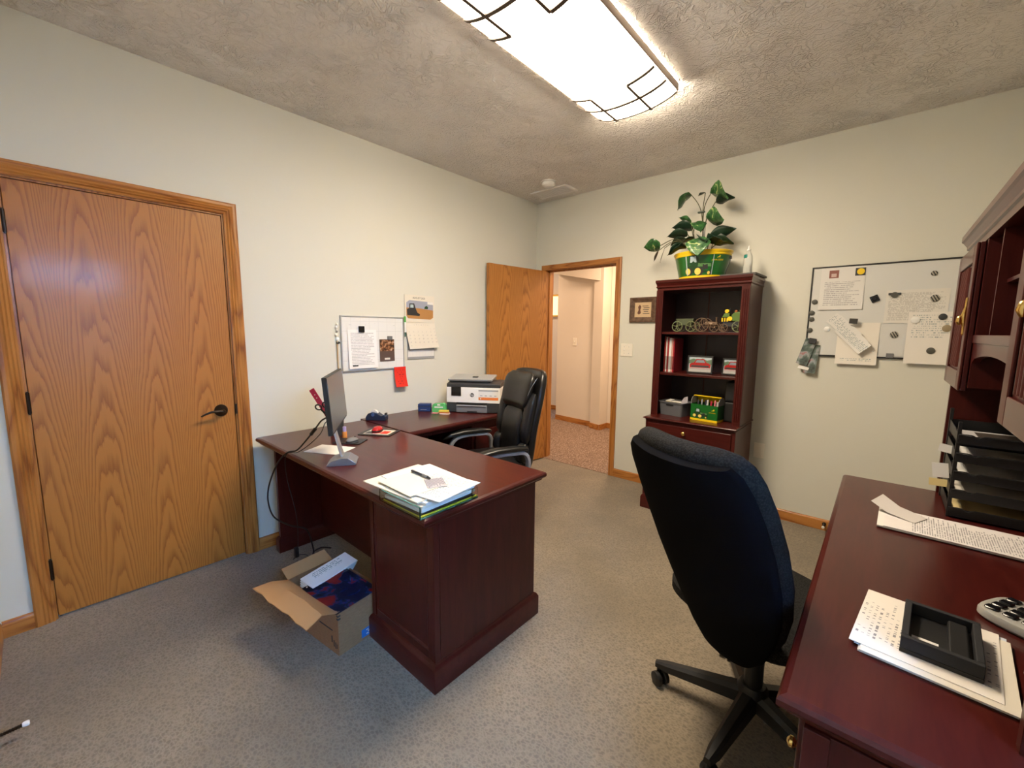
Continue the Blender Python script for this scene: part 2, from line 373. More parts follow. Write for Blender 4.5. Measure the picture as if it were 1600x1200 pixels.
# closet door
d1 = struct(thing('door_1', 'closed oak slab closet door with dark bronze lever', 'door', (0, (CY0+CY1)/2, 0)))
oy = (CY0+CY1)/2; hw = (CY1-CY0)/2
obj('slab', MB().box(-0.045, -0.006, -hw+0.003, hw-0.003, 0.012, CT-0.003), M['oak_z'], d1, bevel=0.0015)
casing('casing', d1, lambda s, z, d: (d, s, z), -hw-0.008, hw+0.008, CT+0.008, M['oak_trim'], CASE, M['oak_y'])
b = MB(); b.box(-0.12, -0.001, -hw-0.012, -hw, 0, CT); b.box(-0.12, -0.001, hw, hw+0.012, 0, CT); b.box(-0.12, -0.001, -hw-0.012, hw+0.012, CT, CT+0.012)
b.box(-0.12, -0.05, -hw, -hw+0.012, 0, CT); b.box(-0.12, -0.05, hw-0.012, hw, 0, CT); b.box(-0.12, -0.05, -hw, hw, CT-0.012, CT)
obj('jamb', b, M['oak_trim'], d1)
for z in (0.256, 1.059, 1.853):
    b = MB(); b.cyl((0.004, -hw-0.001, z-0.048), (0.004, -hw-0.001, z+0.048), 0.0065, n=12); b.cyl((0.004, -hw-0.001, z-0.053), (0.004, -hw-0.001, z+0.053), 0.004, n=10)
    obj('hinge', b, M['bronze'], d1, smooth=True)
lv = MB(); hy, hz = -2.956-oy, 0.925
lv.loft([[(-0.006+x, hy+r*1.0*math.cos(2*PI*k/28), hz+r*1.05*math.sin(2*PI*k/28)) for k in range(28)] for x, r in ((0, 0.034), (0.006, 0.034), (0.012, 0.030), (0.020, 0.020), (0.030, 0.011), (0.055, 0.0105), (0.062, 0.008))])
hdl = obj('handle', lv, M['bronze'], d1, smooth=True)
pts = spline([(0.048, hy, hz), (0.052, hy-0.03, hz+0.004), (0.053, hy-0.06, hz+0.004), (0.050, hy-0.09, hz-0.006), (0.046, hy-0.108, hz-0.016)], 6)
obj('lever', MB().tube(pts, [0.0085-0.004*i/(len(pts)-1) for i in range(len(pts))], 10), M['bronze'], hdl, smooth=True)
obj('strike_plate', MB().box(-0.001, 0.0035, hw-0.001, hw+0.007, 0.895, 0.955), M['bronze'], d1)
# hall door: casing and jamb in the wall, leaf standing open into the room
d2 = struct(thing('door_2', 'oak hall doorway with its slab door standing open', 'door', (DX0, 0, 0)))
WD = DX1-DX0
FLAT = [(0.0, 0.0), (0.0, 0.012), (0.005, 0.015), (0.045, 0.017), (0.052, 0.014), (0.055, 0.0)]
casing('casing', d2, lambda s, z, d: (s, -d, z), -0.004, WD+0.004, DT+0.004, M['oak_trim'], FLAT, M['oak_x'])
casing('casing', d2, lambda s, z, d: (s, 0.12+d, z), -0.004, WD+0.004, DT+0.004, M['oak_trim'], FLAT, M['oak_x'])
b = MB(); b.box(-0.018, 0, 0, 0.12, 0, DT); b.box(WD, WD+0.018, 0, 0.12, 0, DT); b.box(-0.018, WD+0.018, 0, 0.12, DT, DT+0.018)
b.box(0, 0.011, 0.045, 0.08, 0, DT); b.box(WD-0.011, WD, 0.045, 0.08, 0, DT); b.box(0, WD, 0.045, 0.08, DT-0.011, DT)
obj('jamb', b, M['oak_trim'], d2)
LA = math.radians(-5.6)
Ml = Matrix.Translation((0.012, -0.006, 0)) @ Matrix.Rotation(LA, 4, 'Z')
leaf = obj('leaf', MB().box(-0.038, 0, -0.795, -0.002, 0.012, DT-0.004), M['oak_z2'], d2, bevel=0.0015); leaf.matrix_local = Ml
for z in (0.25, 1.02, 1.80): obj('hinge', MB().cyl((-0.020, -0.024, z-0.045), (-0.020, -0.024, z+0.045), 0.0065, n=12), M['bronze'], d2, smooth=True)
obj('strike_plate', MB().box(WD-0.0015, WD+0.001, 0.012, 0.036, 0.90, 0.96), M['bronze'], d2)
lk = MB(); lk.loft([[(x, -0.735+r*math.cos(2*PI*k/24), 0.925+r*math.sin(2*PI*k/24)) for k in range(24)] for x, r in ((0, 0.033), (0.006, 0.033), (0.014, 0.024), (0.028, 0.011), (0.05, 0.010))])
o = obj('handle', lk, M['bronze'], leaf, smooth=True)
obj('lever', MB().tube(spline([(0.047, -0.735, 0.925), (0.052, -0.70, 0.929), (0.05, -0.65, 0.92), (0.046, -0.63, 0.91)], 5), 0.007, 10), M['bronze'], o, smooth=True)

# hall beyond the doorway
slab('floor', -2.6, 2.6, 0.0, 3.2, -0.1, 0.004, M['shag'])
slab('ceiling', -2.6, 2.6, 0.12, 3.2, H, H+0.1, M['hallwall'])
hw_ = MB(); hw_.prism([(-0.97, 1.79), (-0.25, 1.70), (-0.25, 1.95), (-0.97, 1.95)], 0, H); struct(obj('wall_hall_far', hw_, M['hallwall']))
hw_ = MB(); hw_.prism([(-0.25, 1.64), (-0.07, 1.58), (-0.06, 1.95), (-0.25, 1.95)], 0, H); struct(obj('wall_hall_pier', hw_, M['hallwall']))
slab('wall_hall_right', -0.06, 2.6, 1.79, 1.95, 0, H, M['hallwall']); slab('wall_hall_end', -2.6, -0.97, 2.45, 2.6, 0, H, M['hallwall'])
slab('wall_hall_side', 1.35, 1.45, 0.12, 1.79, 0, H, M['hallwall']); slab('wall_hall_left', -2.6, -2.5, 0.12, 2.45, 0, H, M['hallwall'])
slab('wall_hall_near', -2.5, -0.12, 0.0, 0.12, 0, H, M['hallwall'])
# sloped header spanning the recess
hd_ = MB()
hd_.prism([(-1.02, 2.275), (-0.065, 2.085), (-0.065, H), (-1.02, H)], 1.60, 1.74, 'y'); struct(obj('trim_header', hd_, M['hallwall']))
def hb(name, p, q, th=0.013):
    p, q = Vector((*p, 0)), Vector((*q, 0)); dd = (q-p).normalized(); nn = Vector((dd.y, -dd.x, 0))
    mb = MB(); mb.prism([(p.x, p.y), ((p+nn*th).x, (p+nn*th).y), ((q+nn*th).x, (q+nn*th).y), (q.x, q.y)], 0.004, 0.082); struct(obj(name, mb, M['oak_x'], bevel=0.002))
hb('baseboard_hall', (-0.97, 1.79), (-0.25, 1.70)); hb('baseboard_hall', (-0.25, 1.64), (-0.07, 1.58)); hb('baseboard_hall', (-0.07, 1.58), (-0.06, 1.79)); hb('baseboard_hall', (-0.06, 1.79), (1.35, 1.79)); hb('baseboard_hall', (-2.5, 2.45), (-0.97, 2.45))
def switch(nm, label, loc, rotz, w_, h_, n, group=None, lab='switch plate'):
    s = thing(nm, label, 'light switch', loc, rotz)
    obj('plate', MB().box(-w_/2, w_/2, -0.006, 0, -h_/2, h_/2), M['ivory'], s, bevel=0.002)
    for k in range(n):
        x = (k-(n-1)/2)*0.046
        obj('toggle', MB().box(x-0.005, x+0.005, -0.016, -0.006, -0.004+0.004*(k % 2), 0.012-0.012*(k % 2)), M['white'], s, bevel=0.0015)
    for k in range(n):
        x = (k-(n-1)/2)*0.046
        for z in (-0.03, 0.03): obj('screw', MB().cyl((x, -0.0075, z), (x, -0.005, z), 0.003, n=8), M['midgrey'], s)
    return s
switch('light_switch', 'ivory double switch plate beside the hall doorway', (1.087, 0, 1.234), 0, 0.117, 0.117, 2)
switch('light_switch', 'single switch plate on the hall wall beyond the doorway', (-0.615, 1.746, 1.245), -0.124, 0.072, 0.117, 1)
sc = thing('wall_sconce', 'gilt square wall sconce at the far end of the hall', 'wall lamp', (-1.50, 2.45, 1.84))
b = MB(); 
for q in ((-0.12, -0.095, -0.19, 0.19), (0.095, 0.12, -0.19, 0.19), (-0.095, 0.095, 0.165, 0.19), (-0.095, 0.095, -0.19, -0.165)): b.box(q[0], q[1], -0.05, 0, q[2], q[3])
obj('frame', b, M['brass'], sc, bevel=0.002)
obj('shade', MB().box(-0.09, 0.09, -0.03, -0.004, -0.16, 0.16), mat('sconce_shade', (0.9, 0.7, 0.45), 0.5, emit=(1.0, 0.62, 0.30), estr=0.8), sc)

# ceiling: fluorescent wrap light with leaded pattern lens, smoke detector, air grille
LX0, LX1, LY0, LY1, LC = 1.452, 1.930, -2.502, -1.250, 1.691
cl = thing('ceiling_light', 'lit curved ceiling light with dark leaded strip pattern', 'ceiling light', (LC, (LY0+LY1)/2, H))
hl = (LY1-LY0)/2; hx = (LX1-LX0)/2
obj('pan', MB().box(-hx*0.9, hx*0.9, -hl+0.02, hl-0.02, -0.018, 0), M['white'], cl)
def lens(x, off=0.0):       # profile of the curved diffuser
    s = min(abs(x)/hx, 1); return -0.046 - (0.046+off)*max(0.0, 1-s**2.2)**0.8
prof = [hx*math.sin(PI/2*(i/16-1)) if i <= 16 else hx*math.sin(PI/2*(i/16-1)) for i in range(33)]
n_ = 12
b = MB(); b.loft([[(-hx*0.965, yy_, -0.006)]+[(x*0.965, yy_, lens(x)) for x in prof]+[(hx*0.965, yy_, -0.006)] for yy_ in [-hl+0.012+(2*hl-0.024)*k/n_ for k in range(n_+1)]], cap=False, closed=False)
m = mat('lit_diffuser', (0.9, 0.88, 0.84), 0.5, emit=(1.0, 0.83, 0.62), estr=LAMP); t = NT(m)
dn = t.ramp(t.noise(t.coords((1, 1, 1)), 14, 3), [(0.3, (0.80, 0.655, 0.48)), (0.7, (1.0, 0.84, 0.63))]); t.l(dn, t.b.inputs['Emission Color'])
obj('diffuser', b, m, cl, smooth=True)
lead = mat('lead_strip', (0.085, 0.062, 0.048), 0.5)
def strip_x(y, xa, xb, wd=0.020):     # strip running across the lens, hugging the curve
    xs = [xa+(xb-xa)*i/24 for i in range(25)]
    P = [(x, lens(x, 0.0)-0.003) for x in xs]
    r = [[(x, y-wd/2, z), (x, y-wd/2, z-0.005), (x, y+wd/2, z-0.005), (x, y+wd/2, z)] for x, z in P]
    return MB().loft(r)
def strip_y(x, ya, yb, wd=0.015):
    z = lens(x)-0.004; return MB().box(x-wd/2, x+wd/2, ya, yb, z-0.006, z+0.004)
cy = (LY0+LY1)/2
for s in (-1, 1):
    obj('lead_strip', strip_x(s*0.473, -hx*0.985, hx*0.985), lead, cl)
    for sx in (-1, 1):
        x = 0.105*sx - 0.008
        obj('lead_strip', strip_y(x, min(s*0.325, s*hl), max(s*0.325, s*hl)), lead, cl)
        obj('lead_strip', strip_x(s*0.325, min(x, sx*hx*0.985), max(x, sx*hx*0.985)), lead, cl)
    ec = MB(); pr = [(x, lens(x)-0.004) for x in prof] + [(hx, 0), (-hx, 0)]
    pr2 = [(x*0.965, lens(x)*0.80) for x in prof] 
    ec.loft([[(x, s*hl-s*0.012, z) for x, z in [(q, lens(q)-0.004) for q in prof]], [(x, s*hl, z) for x, z in [(q, lens(q)-0.004) for q in prof]], [(x, s*hl, z+0.013 if abs(x) < hx*0.9 else z) for x, z in [(q*0.965, lens(q)-0.004) for q in prof]], [(x, s*hl-s*0.012, z+0.013 if abs(x) < hx*0.9 else z) for x, z in [(q*0.965, lens(q)-0.004) for q in prof]]], cap=False, closed=False)
    obj('end_band', ec, lead, cl)
    obj('end_lens', MB().prism([(-hx*0.96, -0.008)]+[(q*0.96, lens(q)+0.001) for q in prof]+[(hx*0.96, -0.008)], s*(hl-0.012), s*(hl-0.006), 'y'), m, cl)
    obj('side_rail', MB().box(s*hx-0.003, s*hx+0.003, -hl, hl, -0.047, -0.008), mat('bronze_rail', (0.30, 0.22, 0.17), 0.45), cl, bevel=0.003)
sd = thing('smoke_detector', 'round white smoke detector on the ceiling near the corner', 'smoke detector', (0.493, -0.468, H))
obj('mount', MB().lathe([(0.068, -0.008), (0.07, 0)], n=32), M['white'], sd, smooth=True)
obj('cover', MB().lathe([(0.020, -0.05), (0.045, -0.046), (0.058, -0.034), (0.060, -0.018), (0.056, -0.008)], n=32), M['white'], sd, smooth=True)
gr = thing('ceiling_grille', 'flat grey air return grille in the ceiling corner', 'air grille', (0.375, -0.225, H))
obj('panel', MB().box(-0.185, 0.185, -0.085, 0.085, -0.006, 0), mat('grille_grey', (0.60, 0.58, 0.56), 0.6), gr)
b = MB(); b.box(-0.205, 0.205, -0.103, -0.083, -0.012, 0); b.box(-0.205, 0.205, 0.083, 0.103, -0.012, 0); b.box(-0.205, -0.185, -0.083, 0.083, -0.012, 0); b.box(0.185, 0.205, -0.083, 0.083, -0.012, 0)
obj('frame', b, mat('grille_frame', (0.84, 0.82, 0.80), 0.6), gr, bevel=0.002)
for k in range(7): obj('slat', MB().box(-0.185, 0.185, -0.078+k*0.0235, -0.064+k*0.0235, -0.011, -0.006), mat('grille_slat', (0.74, 0.72, 0.70), 0.6) if k == 0 else bpy.data.materials['grille_slat'], gr)

def stopper(label, loc, rotz):
    s = thing('door_stop', label, 'door stop', loc, rotz, rot=(0, 0, rotz))
    obj('flange', MB().cyl((0, 0, 0), (0, -0.006, 0), 0.012, n=14), M['bronze'], s, smooth=True)
    mb = MB()
    pts = [(0.006*math.cos(a*0.7), -0.006-0.062*a/90, 0.006*math.sin(a*0.7)) for a in range(91)]
    mb.tube(pts, 0.0016, 5); mb.cyl((0, -0.006, 0), (0, -0.068, 0), 0.005, n=8); obj('spring', mb, M['bronze'], s, smooth=True)
    obj('tip', MB().tube([(0, -0.066, 0), (0, -0.070, 0), (0, -0.080, 0), (0, -0.083, 0)], [0.007, 0.009, 0.009, 0.006], 12), M['white'], s, smooth=True)
stopper('spring door stop with white tip on the front baseboard, lower left', (0.785, WY+0.013, 0.05), PI)
stopper('spring door stop with white tip on the back baseboard beside the credenza', (2.672, -0.013, 0.05), 0)
ou = thing('wall_outlet', 'ivory wall outlet low on the back wall behind the fabric chair', 'outlet', (2.225, 0, 0.50))
obj('plate', MB().box(-0.036, 0.036, -0.006, 0, -0.058, 0.058), M['ivory'], ou, bevel=0.002)
for z in (-0.02, 0.02): obj('socket', MB().box(-0.016, 0.016, -0.009, -0.006, z-0.013, z+0.013), M['ivory'], ou, bevel=0.003)

# ================================================================== L-shaped desk
ZT = 0.745
def top_slab(x0, x1, y0, y1, z1, th, m, parent, name='top', sides='xXyY'):
    # desk top with a stepped ogee edge
    prof = [(0.016, -th), (0.016, -th+0.008), (0.004, -th+0.012), (0.0, -th+0.018), (0.0, -0.012), (0.004, -0.005), (0.012, -0.001), (0.014, 0.0)]
    rings = []
    for d, z in prof:
        a, b_ = x0+(d if 'x' in sides else 0), x1-(d if 'X' in sides else 0); c, e = y0+(d if 'y' in sides else 0), y1-(d if 'Y' in sides else 0)
        rings.append([(a, c, z1+z), (b_, c, z1+z), (b_, e, z1+z), (a, e, z1+z)])
    o = obj(name, MB().loft(rings), m, parent)
    return o
def plinth(parent, x0, x1, y0, y1, m, h=0.115, d=0.020, name='plinth'):
    prof = [(d, 0), (d, h-0.022), (d*0.85, h-0.016), (d*0.6, h-0.006), (0.002, h)]
    return obj(name, MB().loft([[(x0-q, y0-q, z), (x1+q, y0-q, z), (x1+q, y1+q, z), (x0-q, y1+q, z)] for q, z in prof]), m, parent, bevel=0.0015)
def frame_panel(parent, fn, w0, w1, z0, z1, m, name='raised_panel', rail=0.055):
    # recessed field with a moulded edge: fn(u, depth, z)
    rings = [[fn(u, d, z) for u, z in ((w0+r, z0+r), (w1-r, z0+r), (w1-r, z1-r), (w0+r, z1-r))] for r, d in ((0, 0.0), (0.0, 0.003), (0.006, 0.005), (0.012, 0.002), (0.014, 0.0008), (0.02, 0.0008))]
    return obj(name, MB().loft(rings), m, parent)

dk = thing('executive_desk', 'dark mahogany executive desk jutting out from the left wall', 'desk', (0, 0, 0))
top_slab(0.055, 1.735, -2.805, -2.095, ZT, 0.040, M['mah_x'], dk)
obj('apron', MB().box(0.10, 1.69, -2.755, -2.125, ZT-0.062, ZT-0.0405), M['mah_x'], dk)
# right-hand pedestal
obj('pedestal', MB().box(1.235, 1.680, -2.725, -2.110, 0.02, ZT-0.0625), M['mah_z'], dk, bevel=0.002)
plinth(dk, 1.237, 1.678, -2.723, -2.112, M['mah_x'])
frame_panel(dk, lambda u, d, z: (u, -2.725-d, z), 1.268, 1.650, 0.15, 0.665, M['mah_z'])
obj('end_panel', MB().box(1.6805, 1.684, -2.700, -2.122, 0.118, ZT-0.066), M['mah_z'], dk, bevel=0.001)
obj('corner_stile', MB().box(1.648, 1.686, -2.7305, -2.703, 0.118, ZT-0.063), M['mah_z'], dk, bevel=0.002)
obj('corner_stile', MB().box(1.233, 1.262, -2.7305, -2.703, 0.118, ZT-0.063), M['mah_z'], dk, bevel=0.002)
for z in (0.42, 0.16):  # drawers face the sitter
    dr = obj('drawer_front', MB().box(1.26, 1.655, -2.108, -2.096, z-0.02, z+0.22), M['mah_x'], dk, bevel=0.003)
    obj('drawer_pull', MB().tube(spline([(1.41, -2.096, z+0.10), (1.42, -2.075, z+0.095), (1.50, -2.075, z+0.095), (1.51, -2.096, z+0.10)], 5), 0.004, 8), M['brass'], dr, smooth=True)
# left end panel and modesty panel
obj('end_panel', MB().box(0.105, 0.135, -2.725, -2.110, 0.02, ZT-0.0625), M['mah_z'], dk, bevel=0.002)
plinth(dk, 0.110, 0.130, -2.723, -2.112, M['mah_y'], h=0.10, d=0.018)
obj('modesty_panel', MB().box(0.1355, 1.2345, -2.460, -2.440, 0.085, ZT-0.0625), M['mah_x'], dk)
rt = thing('desk_return', 'mahogany desk return along the left wall carrying the printer', 'desk', (0, 0, 0))
top_slab(0.016, 0.635, -2.0935, -1.020, ZT, 0.040, M['mah_y'], rt, sides='XY')
obj('apron', MB().box(0.03, 0.595, -2.085, -1.05, ZT-0.062, ZT-0.0405), M['mah_y'], rt)
obj('pedestal', MB().box(0.04, 0.585, -1.50, -1.04, 0.02, ZT-0.0625), M['mah_z'], rt, bevel=0.002)
plinth(rt, 0.05, 0.583, -1.498, -1.042, M['mah_y'], h=0.10, d=0.012)
for z in (0.16, 0.42):
    dr = obj('drawer_front', MB().box(0.586, 0.600, -1.475, -1.065, z-0.02, z+0.22), M['mah_y'], rt, bevel=0.003)
    obj('drawer_pull', MB().tube(spline([(0.600, -1.32, z+0.10), (0.622, -1.31, z+0.095), (0.622, -1.23, z+0.095), (0.600, -1.22, z+0.10)], 5), 0.004, 8), M['brass'], dr, smooth=True)
obj('back_panel', MB().box(0.03, 0.045, -2.085, -1.505, 0.12, ZT-0.0625), M['mah_y'], rt)

# ---- monitor
mo = thing('monitor', 'slim grey desktop monitor turned almost edge-on to the camera', 'monitor', (0.905, -2.690, ZT), math.radians(145.5))
# local: +x runs along the screen width (towards the far end), screen faces local -y
W2, zb, zt_ = 0.228, 0.192, 0.452
tl = Matrix.Translation((0, -0.020, 0)) @ Matrix.Rotation(math.radians(-4), 4, 'X')
obj('housing', MB().box(-W2, W2, 0.0, 0.020, zb, zt_, tl), M['black'], mo, bevel=0.003)
obj('screen', MB().box(-W2+0.004, W2-0.004, -0.0025, 0.0, zb+0.012, zt_-0.004, tl), mat('dark_screen', (0.085, 0.082, 0.080), 0.28), mo)
obj('rear_bulge', MB().box(-0.12, 0.12, 0.020, 0.036, zb+0.03, zt_-0.06, tl), M['black'], mo, bevel=0.006)
nk = MB(); nk.loft([[(-hwid, y-th, z), (hwid, y-th, z), (hwid, y+th, z), (-hwid, y+th, z)] for hwid, y, th, z in ((0.030, -0.016, 0.006, 0.012), (0.026, 0.000, 0.006, 0.07), (0.024, 0.016, 0.006, 0.14), (0.022, 0.029, 0.006, 0.20), (0.022, 0.032, 0.006, 0.26))])
obj('stand_neck', nk, M['silver'], mo, bevel=0.003)
bs = MB(); bs.prism([(-0.05, 0.0), (0.085, 0.0), (0.088, 0.004), (0.062, 0.026), (0.020, 0.038), (-0.012, 0.036), (-0.05, 0.010)], -0.058, 0.058, 'x', Matrix.Translation((0, -0.028, 0)))
obj('stand_base', bs, mat('steel_blue_base', (0.20, 0.22, 0.26), 0.32, metal=0.5), mo, bevel=0.003)

# ---- monitor cables
def cable(label, pts, r, extra=None, cat='cable'):
    mb = MB(); mb.tube(spline(pts, 8), r, 8)
    o = obj('cable', mb, M['black'], smooth=True)
    return tag(o, label, cat)
c1 = thing('power_cable', 'thick black cable looping from the monitor down beside the desk', 'cable')
obj('cord', MB().tube(spline([(0.888, -2.716, 0.985), (0.820, -2.735, 0.955), (0.74, -2.735, 0.90), (0.655, -2.75, 0.825), (0.61, -2.782, 0.770), (0.565, -2.812, 0.755), (0.50, -2.833, 0.70), (0.42, -2.838, 0.62), (0.325, -2.838, 0.50), (0.31, -2.838, 0.41), (0.38, -2.835, 0.345), (0.45, -2.78, 0.30), (0.44, -2.69, 0.24), (0.40, -2.645, 0.12), (0.36, -2.62, 0.012), (0.30, -2.60, 0.0085), (0.28, -2.54, 0.0085), (0.33, -2.50, 0.0085)], 8), 0.0042, 8), M['black'], c1, smooth=True)
obj('ferrite', MB().cyl((0.735, -2.735, 0.896), (0.70, -2.742, 0.864), 0.009, n=12), M['black'], c1, smooth=True)
c2 = thing('video_cable', 'thin black cable with adapter brick hanging to the floor under the desk', 'cable')
obj('cord', MB().tube(spline([(0.890, -2.716, 0.970), (0.825, -2.722, 0.940), (0.75, -2.715, 0.872), (0.66, -2.735, 0.802), (0.60, -2.775, 0.755), (0.545, -2.812, 0.738), (0.50, -2.80, 0.60), (0.47, -2.75, 0.35), (0.36, -2.715, 0.08), (0.30, -2.72, 0.012), (0.26, -2.68, 0.006), (0.30, -2.64, 0.006), (0.40, -2.66, 0.006)], 8), 0.0022, 8), M['black'], c2, smooth=True)
obj('adapter', MB().box(0.335, 0.362, -2.728, -2.706, 0.045, 0.105), M['black'], c2, bevel=0.004)

# ---- papers and small things on the main desk
def sheet(name, label, cat, loc, rotz, w_, h_, m, th=0.0012, rot=None, group=None):
    o = obj(name, MB().box(-w_/2, w_/2, -h_/2, h_/2, 0, th), m, loc=loc, rot=rot or (0, 0, rotz))
    return tag(o, label, cat, group)
dr_ = math.radians
sheet('paper_sheet', 'white paper lying behind the monitor stand', 'paper', (0.645, -2.622, ZT+0.0005), dr_(28), 0.216, 0.150, M['paper'], th=0.002)
# mouse pads and mice
mp = thing('mouse_pad', 'black mouse pad with a printed picture under the red mouse', 'mouse pad', (0.495, -2.228, ZT+0.0003), dr_(32))
obj('pad', MB().prism([(0.105*sx_+0.0*0, 0.0) for sx_ in ()] or [(-0.10, -0.085), (0.10, -0.085), (0.108, -0.077), (0.108, 0.077), (0.10, 0.085), (-0.10, 0.085), (-0.108, 0.077), (-0.108, -0.077)], 0, 0.004), M['black'], mp)
obj('picture', MB().box(-0.082, 0.086, -0.058, 0.060, 0.004, 0.0046), M['cream_paper'], mp)
for q in ((-0.075, -0.02, -0.05, 0.01), (0.02, 0.07, -0.04, 0.03), (-0.05, 0.0, 0.03, 0.05)): obj('picture_patch', MB().box(q[0], q[1], q[2], q[3], 0.0046, 0.005), M['red'] if q[0] > 0 else M['dark'], mp)
def mouse(nm, label, loc, rotz, m1, m2, s=1):
    o = thing(nm, label, 'mouse', loc, rotz)
    def ring(z, k): return [(k*0.031*s*math.copysign(abs(math.cos(a))**0.8, math.cos(a)), k*0.052*s*math.copysign(abs(math.sin(a))**0.8, math.sin(a))-0.004*z/0.03, z*s) for a in [2*PI*i/28 for i in range(28)]]
    obj('shell', MB().loft([ring(0.0, 0.94), ring(0.006, 1.0), ring(0.016, 0.97), ring(0.026, 0.82), ring(0.033, 0.58), ring(0.036, 0.25)]), m1, o, smooth=True)
    obj('grip', MB().loft([ring(0.0065, 1.015), ring(0.010, 1.02), ring(0.016, 1.0)]), m2, o, smooth=True)
    obj('wheel', MB().torus((0, 0.026*s, 0.030*s), 0.006*s, 0.003*s, 'x', 14, 6), M['black'], o, smooth=True)
    return o
mouse('computer_mouse', 'red and black computer mouse on the picture mouse pad', (0.480, -2.232, ZT+0.0052), dr_(40), mat('red_mouse', (0.42, 0.012, 0.016), 0.25), M['black'])
tag(obj('mouse_pad', MB().prism([(-0.075, -0.06), (0.075, -0.06), (0.082, -0.052), (0.082, 0.052), (0.075, 0.06), (-0.075, 0.06), (-0.082, 0.052), (-0.082, -0.052)], 0, 0.004), M['black'], loc=(0.565, -2.462, ZT+0.0003), rot=(0, 0, dr_(35))), 'plain black mouse pad partly hidden behind the monitor', 'mouse pad')
mouse('computer_mouse', 'small grey computer mouse half hidden behind the monitor', (0.597, -2.466, ZT+0.0045), dr_(20), M['grey'], M['dark'], 0.8)
fg = thing('figurine_bottle', 'small orange and violet bottle peeping out behind the monitor', 'bottle', (0.465, -2.445, ZT))
obj('body', MB().lathe([(0.013, 0), (0.014, 0.004), (0.014, 0.038), (0.012, 0.042)], n=20), mat('orange_label', (0.62, 0.24, 0.05), 0.4), fg, smooth=True)
obj('cap', MB().lathe([(0.011, 0.042), (0.011, 0.068), (0.009, 0.072)], n=20), mat('violet_cap', (0.36, 0.30, 0.55), 0.35), fg, smooth=True)
# pen cup with ruler and scissors
pc = thing('pen_cup', 'dark pen cup hidden behind the monitor', 'pen cup', (0.350, -2.435, ZT))
b = MB(); b.lathe([(0.0, 0.004), (0.036, 0.004), (0.038, 0.10), (0.041, 0.10), (0.039, 0.0), (0.0, 0.0)], n=24); obj('cup', b, M['dark'], pc, smooth=True)
rl = thing('ruler', 'pink ruler leaning out of the pen cup behind the monitor', 'ruler', (0.358, -2.425, ZT+0.006))
dirv = (Vector((0.238, -2.528, 1.022)) - Vector((0.358, -2.425, ZT+0.006))).normalized()
sidev = dirv.cross(Vector((0.6, -0.8, 0.1))).normalized(); nv = dirv.cross(sidev)
MR = Matrix((( sidev.x, nv.x, dirv.x, 0), (sidev.y, nv.y, dirv.y, 0), (sidev.z, nv.z, dirv.z, 0), (0, 0, 0, 1)))
obj('blade', MB().box(-0.017, 0.017, -0.0012, 0.0012, 0, 0.325, MR), mat('pink_plastic', (0.42, 0.018, 0.085), 0.35), rl)
for z in (0.285, 0.262): obj('punched_hole', MB().cyl(MR @ Vector((0, -0.0018, z)), MR @ Vector((0, 0.0018, z)), 0.0035, n=10), M['paper'], rl)
ss = thing('scissors', 'black handled scissors standing in the pen cup behind the monitor', 'scissors', (0.345, -2.448, ZT+0.006))
b = MB(); b.torus((-0.024, 0, 0.205), 0.018, 0.0045, 'y', 22, 8); b.torus((0.026, 0, 0.212), 0.020, 0.0045, 'y', 22, 8); b.tube([(-0.015, 0, 0.190), (0.0, 0, 0.15)], 0.0055, 8); b.tube([(0.016, 0, 0.194), (0.0, 0, 0.15)], 0.0055, 8)
MS = Matrix.Rotation(dr_(-10), 4, 'Y') @ Matrix.Rotation(dr_(22), 4, 'X')
MZ = Matrix.Rotation(dr_(38), 4, 'Z') @ MS
b.v = [tuple(MZ @ Vector(p_)) for p_ in b.v]; obj('handles', b, M['black'], ss, smooth=True)
obj('blades', MB().prism([(-0.008, 0.15), (0.008, 0.15), (0.002, 0.005), (-0.002, 0.005)], -0.001, 0.001, 'y', MZ), M['chrome'], ss)
# tape dispenser
tp = thing('tape_dispenser', 'blue and black desk tape dispenser with a white roll', 'tape dispenser', (0.135, -2.035, ZT), dr_(34))
b = MB(); b.prism([(-0.070, 0.0), (0.080, 0.0), (0.082, 0.030), (0.072, 0.048), (0.060, 0.040), (0.045, 0.036), (0.018, 0.054), (-0.020, 0.062), (-0.052, 0.050), (-0.070, 0.024)], -0.028, 0.028, 'y')
obj('body', b, mat('blue_black_plastic', (0.016, 0.03, 0.07), 0.25, coat=0.3), tp, bevel=0.005)
obj('tape_roll', MB().lathe([(0.013, -0.010), (0.030, -0.010), (0.030, 0.010), (0.013, 0.010), (0.013, -0.010)], n=28), M['white'], tp, smooth=True, loc=(-0.012, 0, 0.046), rot=(PI/2, 0, 0))
obj('hub', MB().cyl((-0.012, -0.031, 0.044), (-0.012, 0.031, 0.044), 0.012, n=18), mat('hub_blue', (0.04, 0.09, 0.22), 0.3), tp, smooth=True)
obj('cutter', MB().box(0.070, 0.082, -0.012, 0.012, 0.046, 0.056), M['black'], tp)
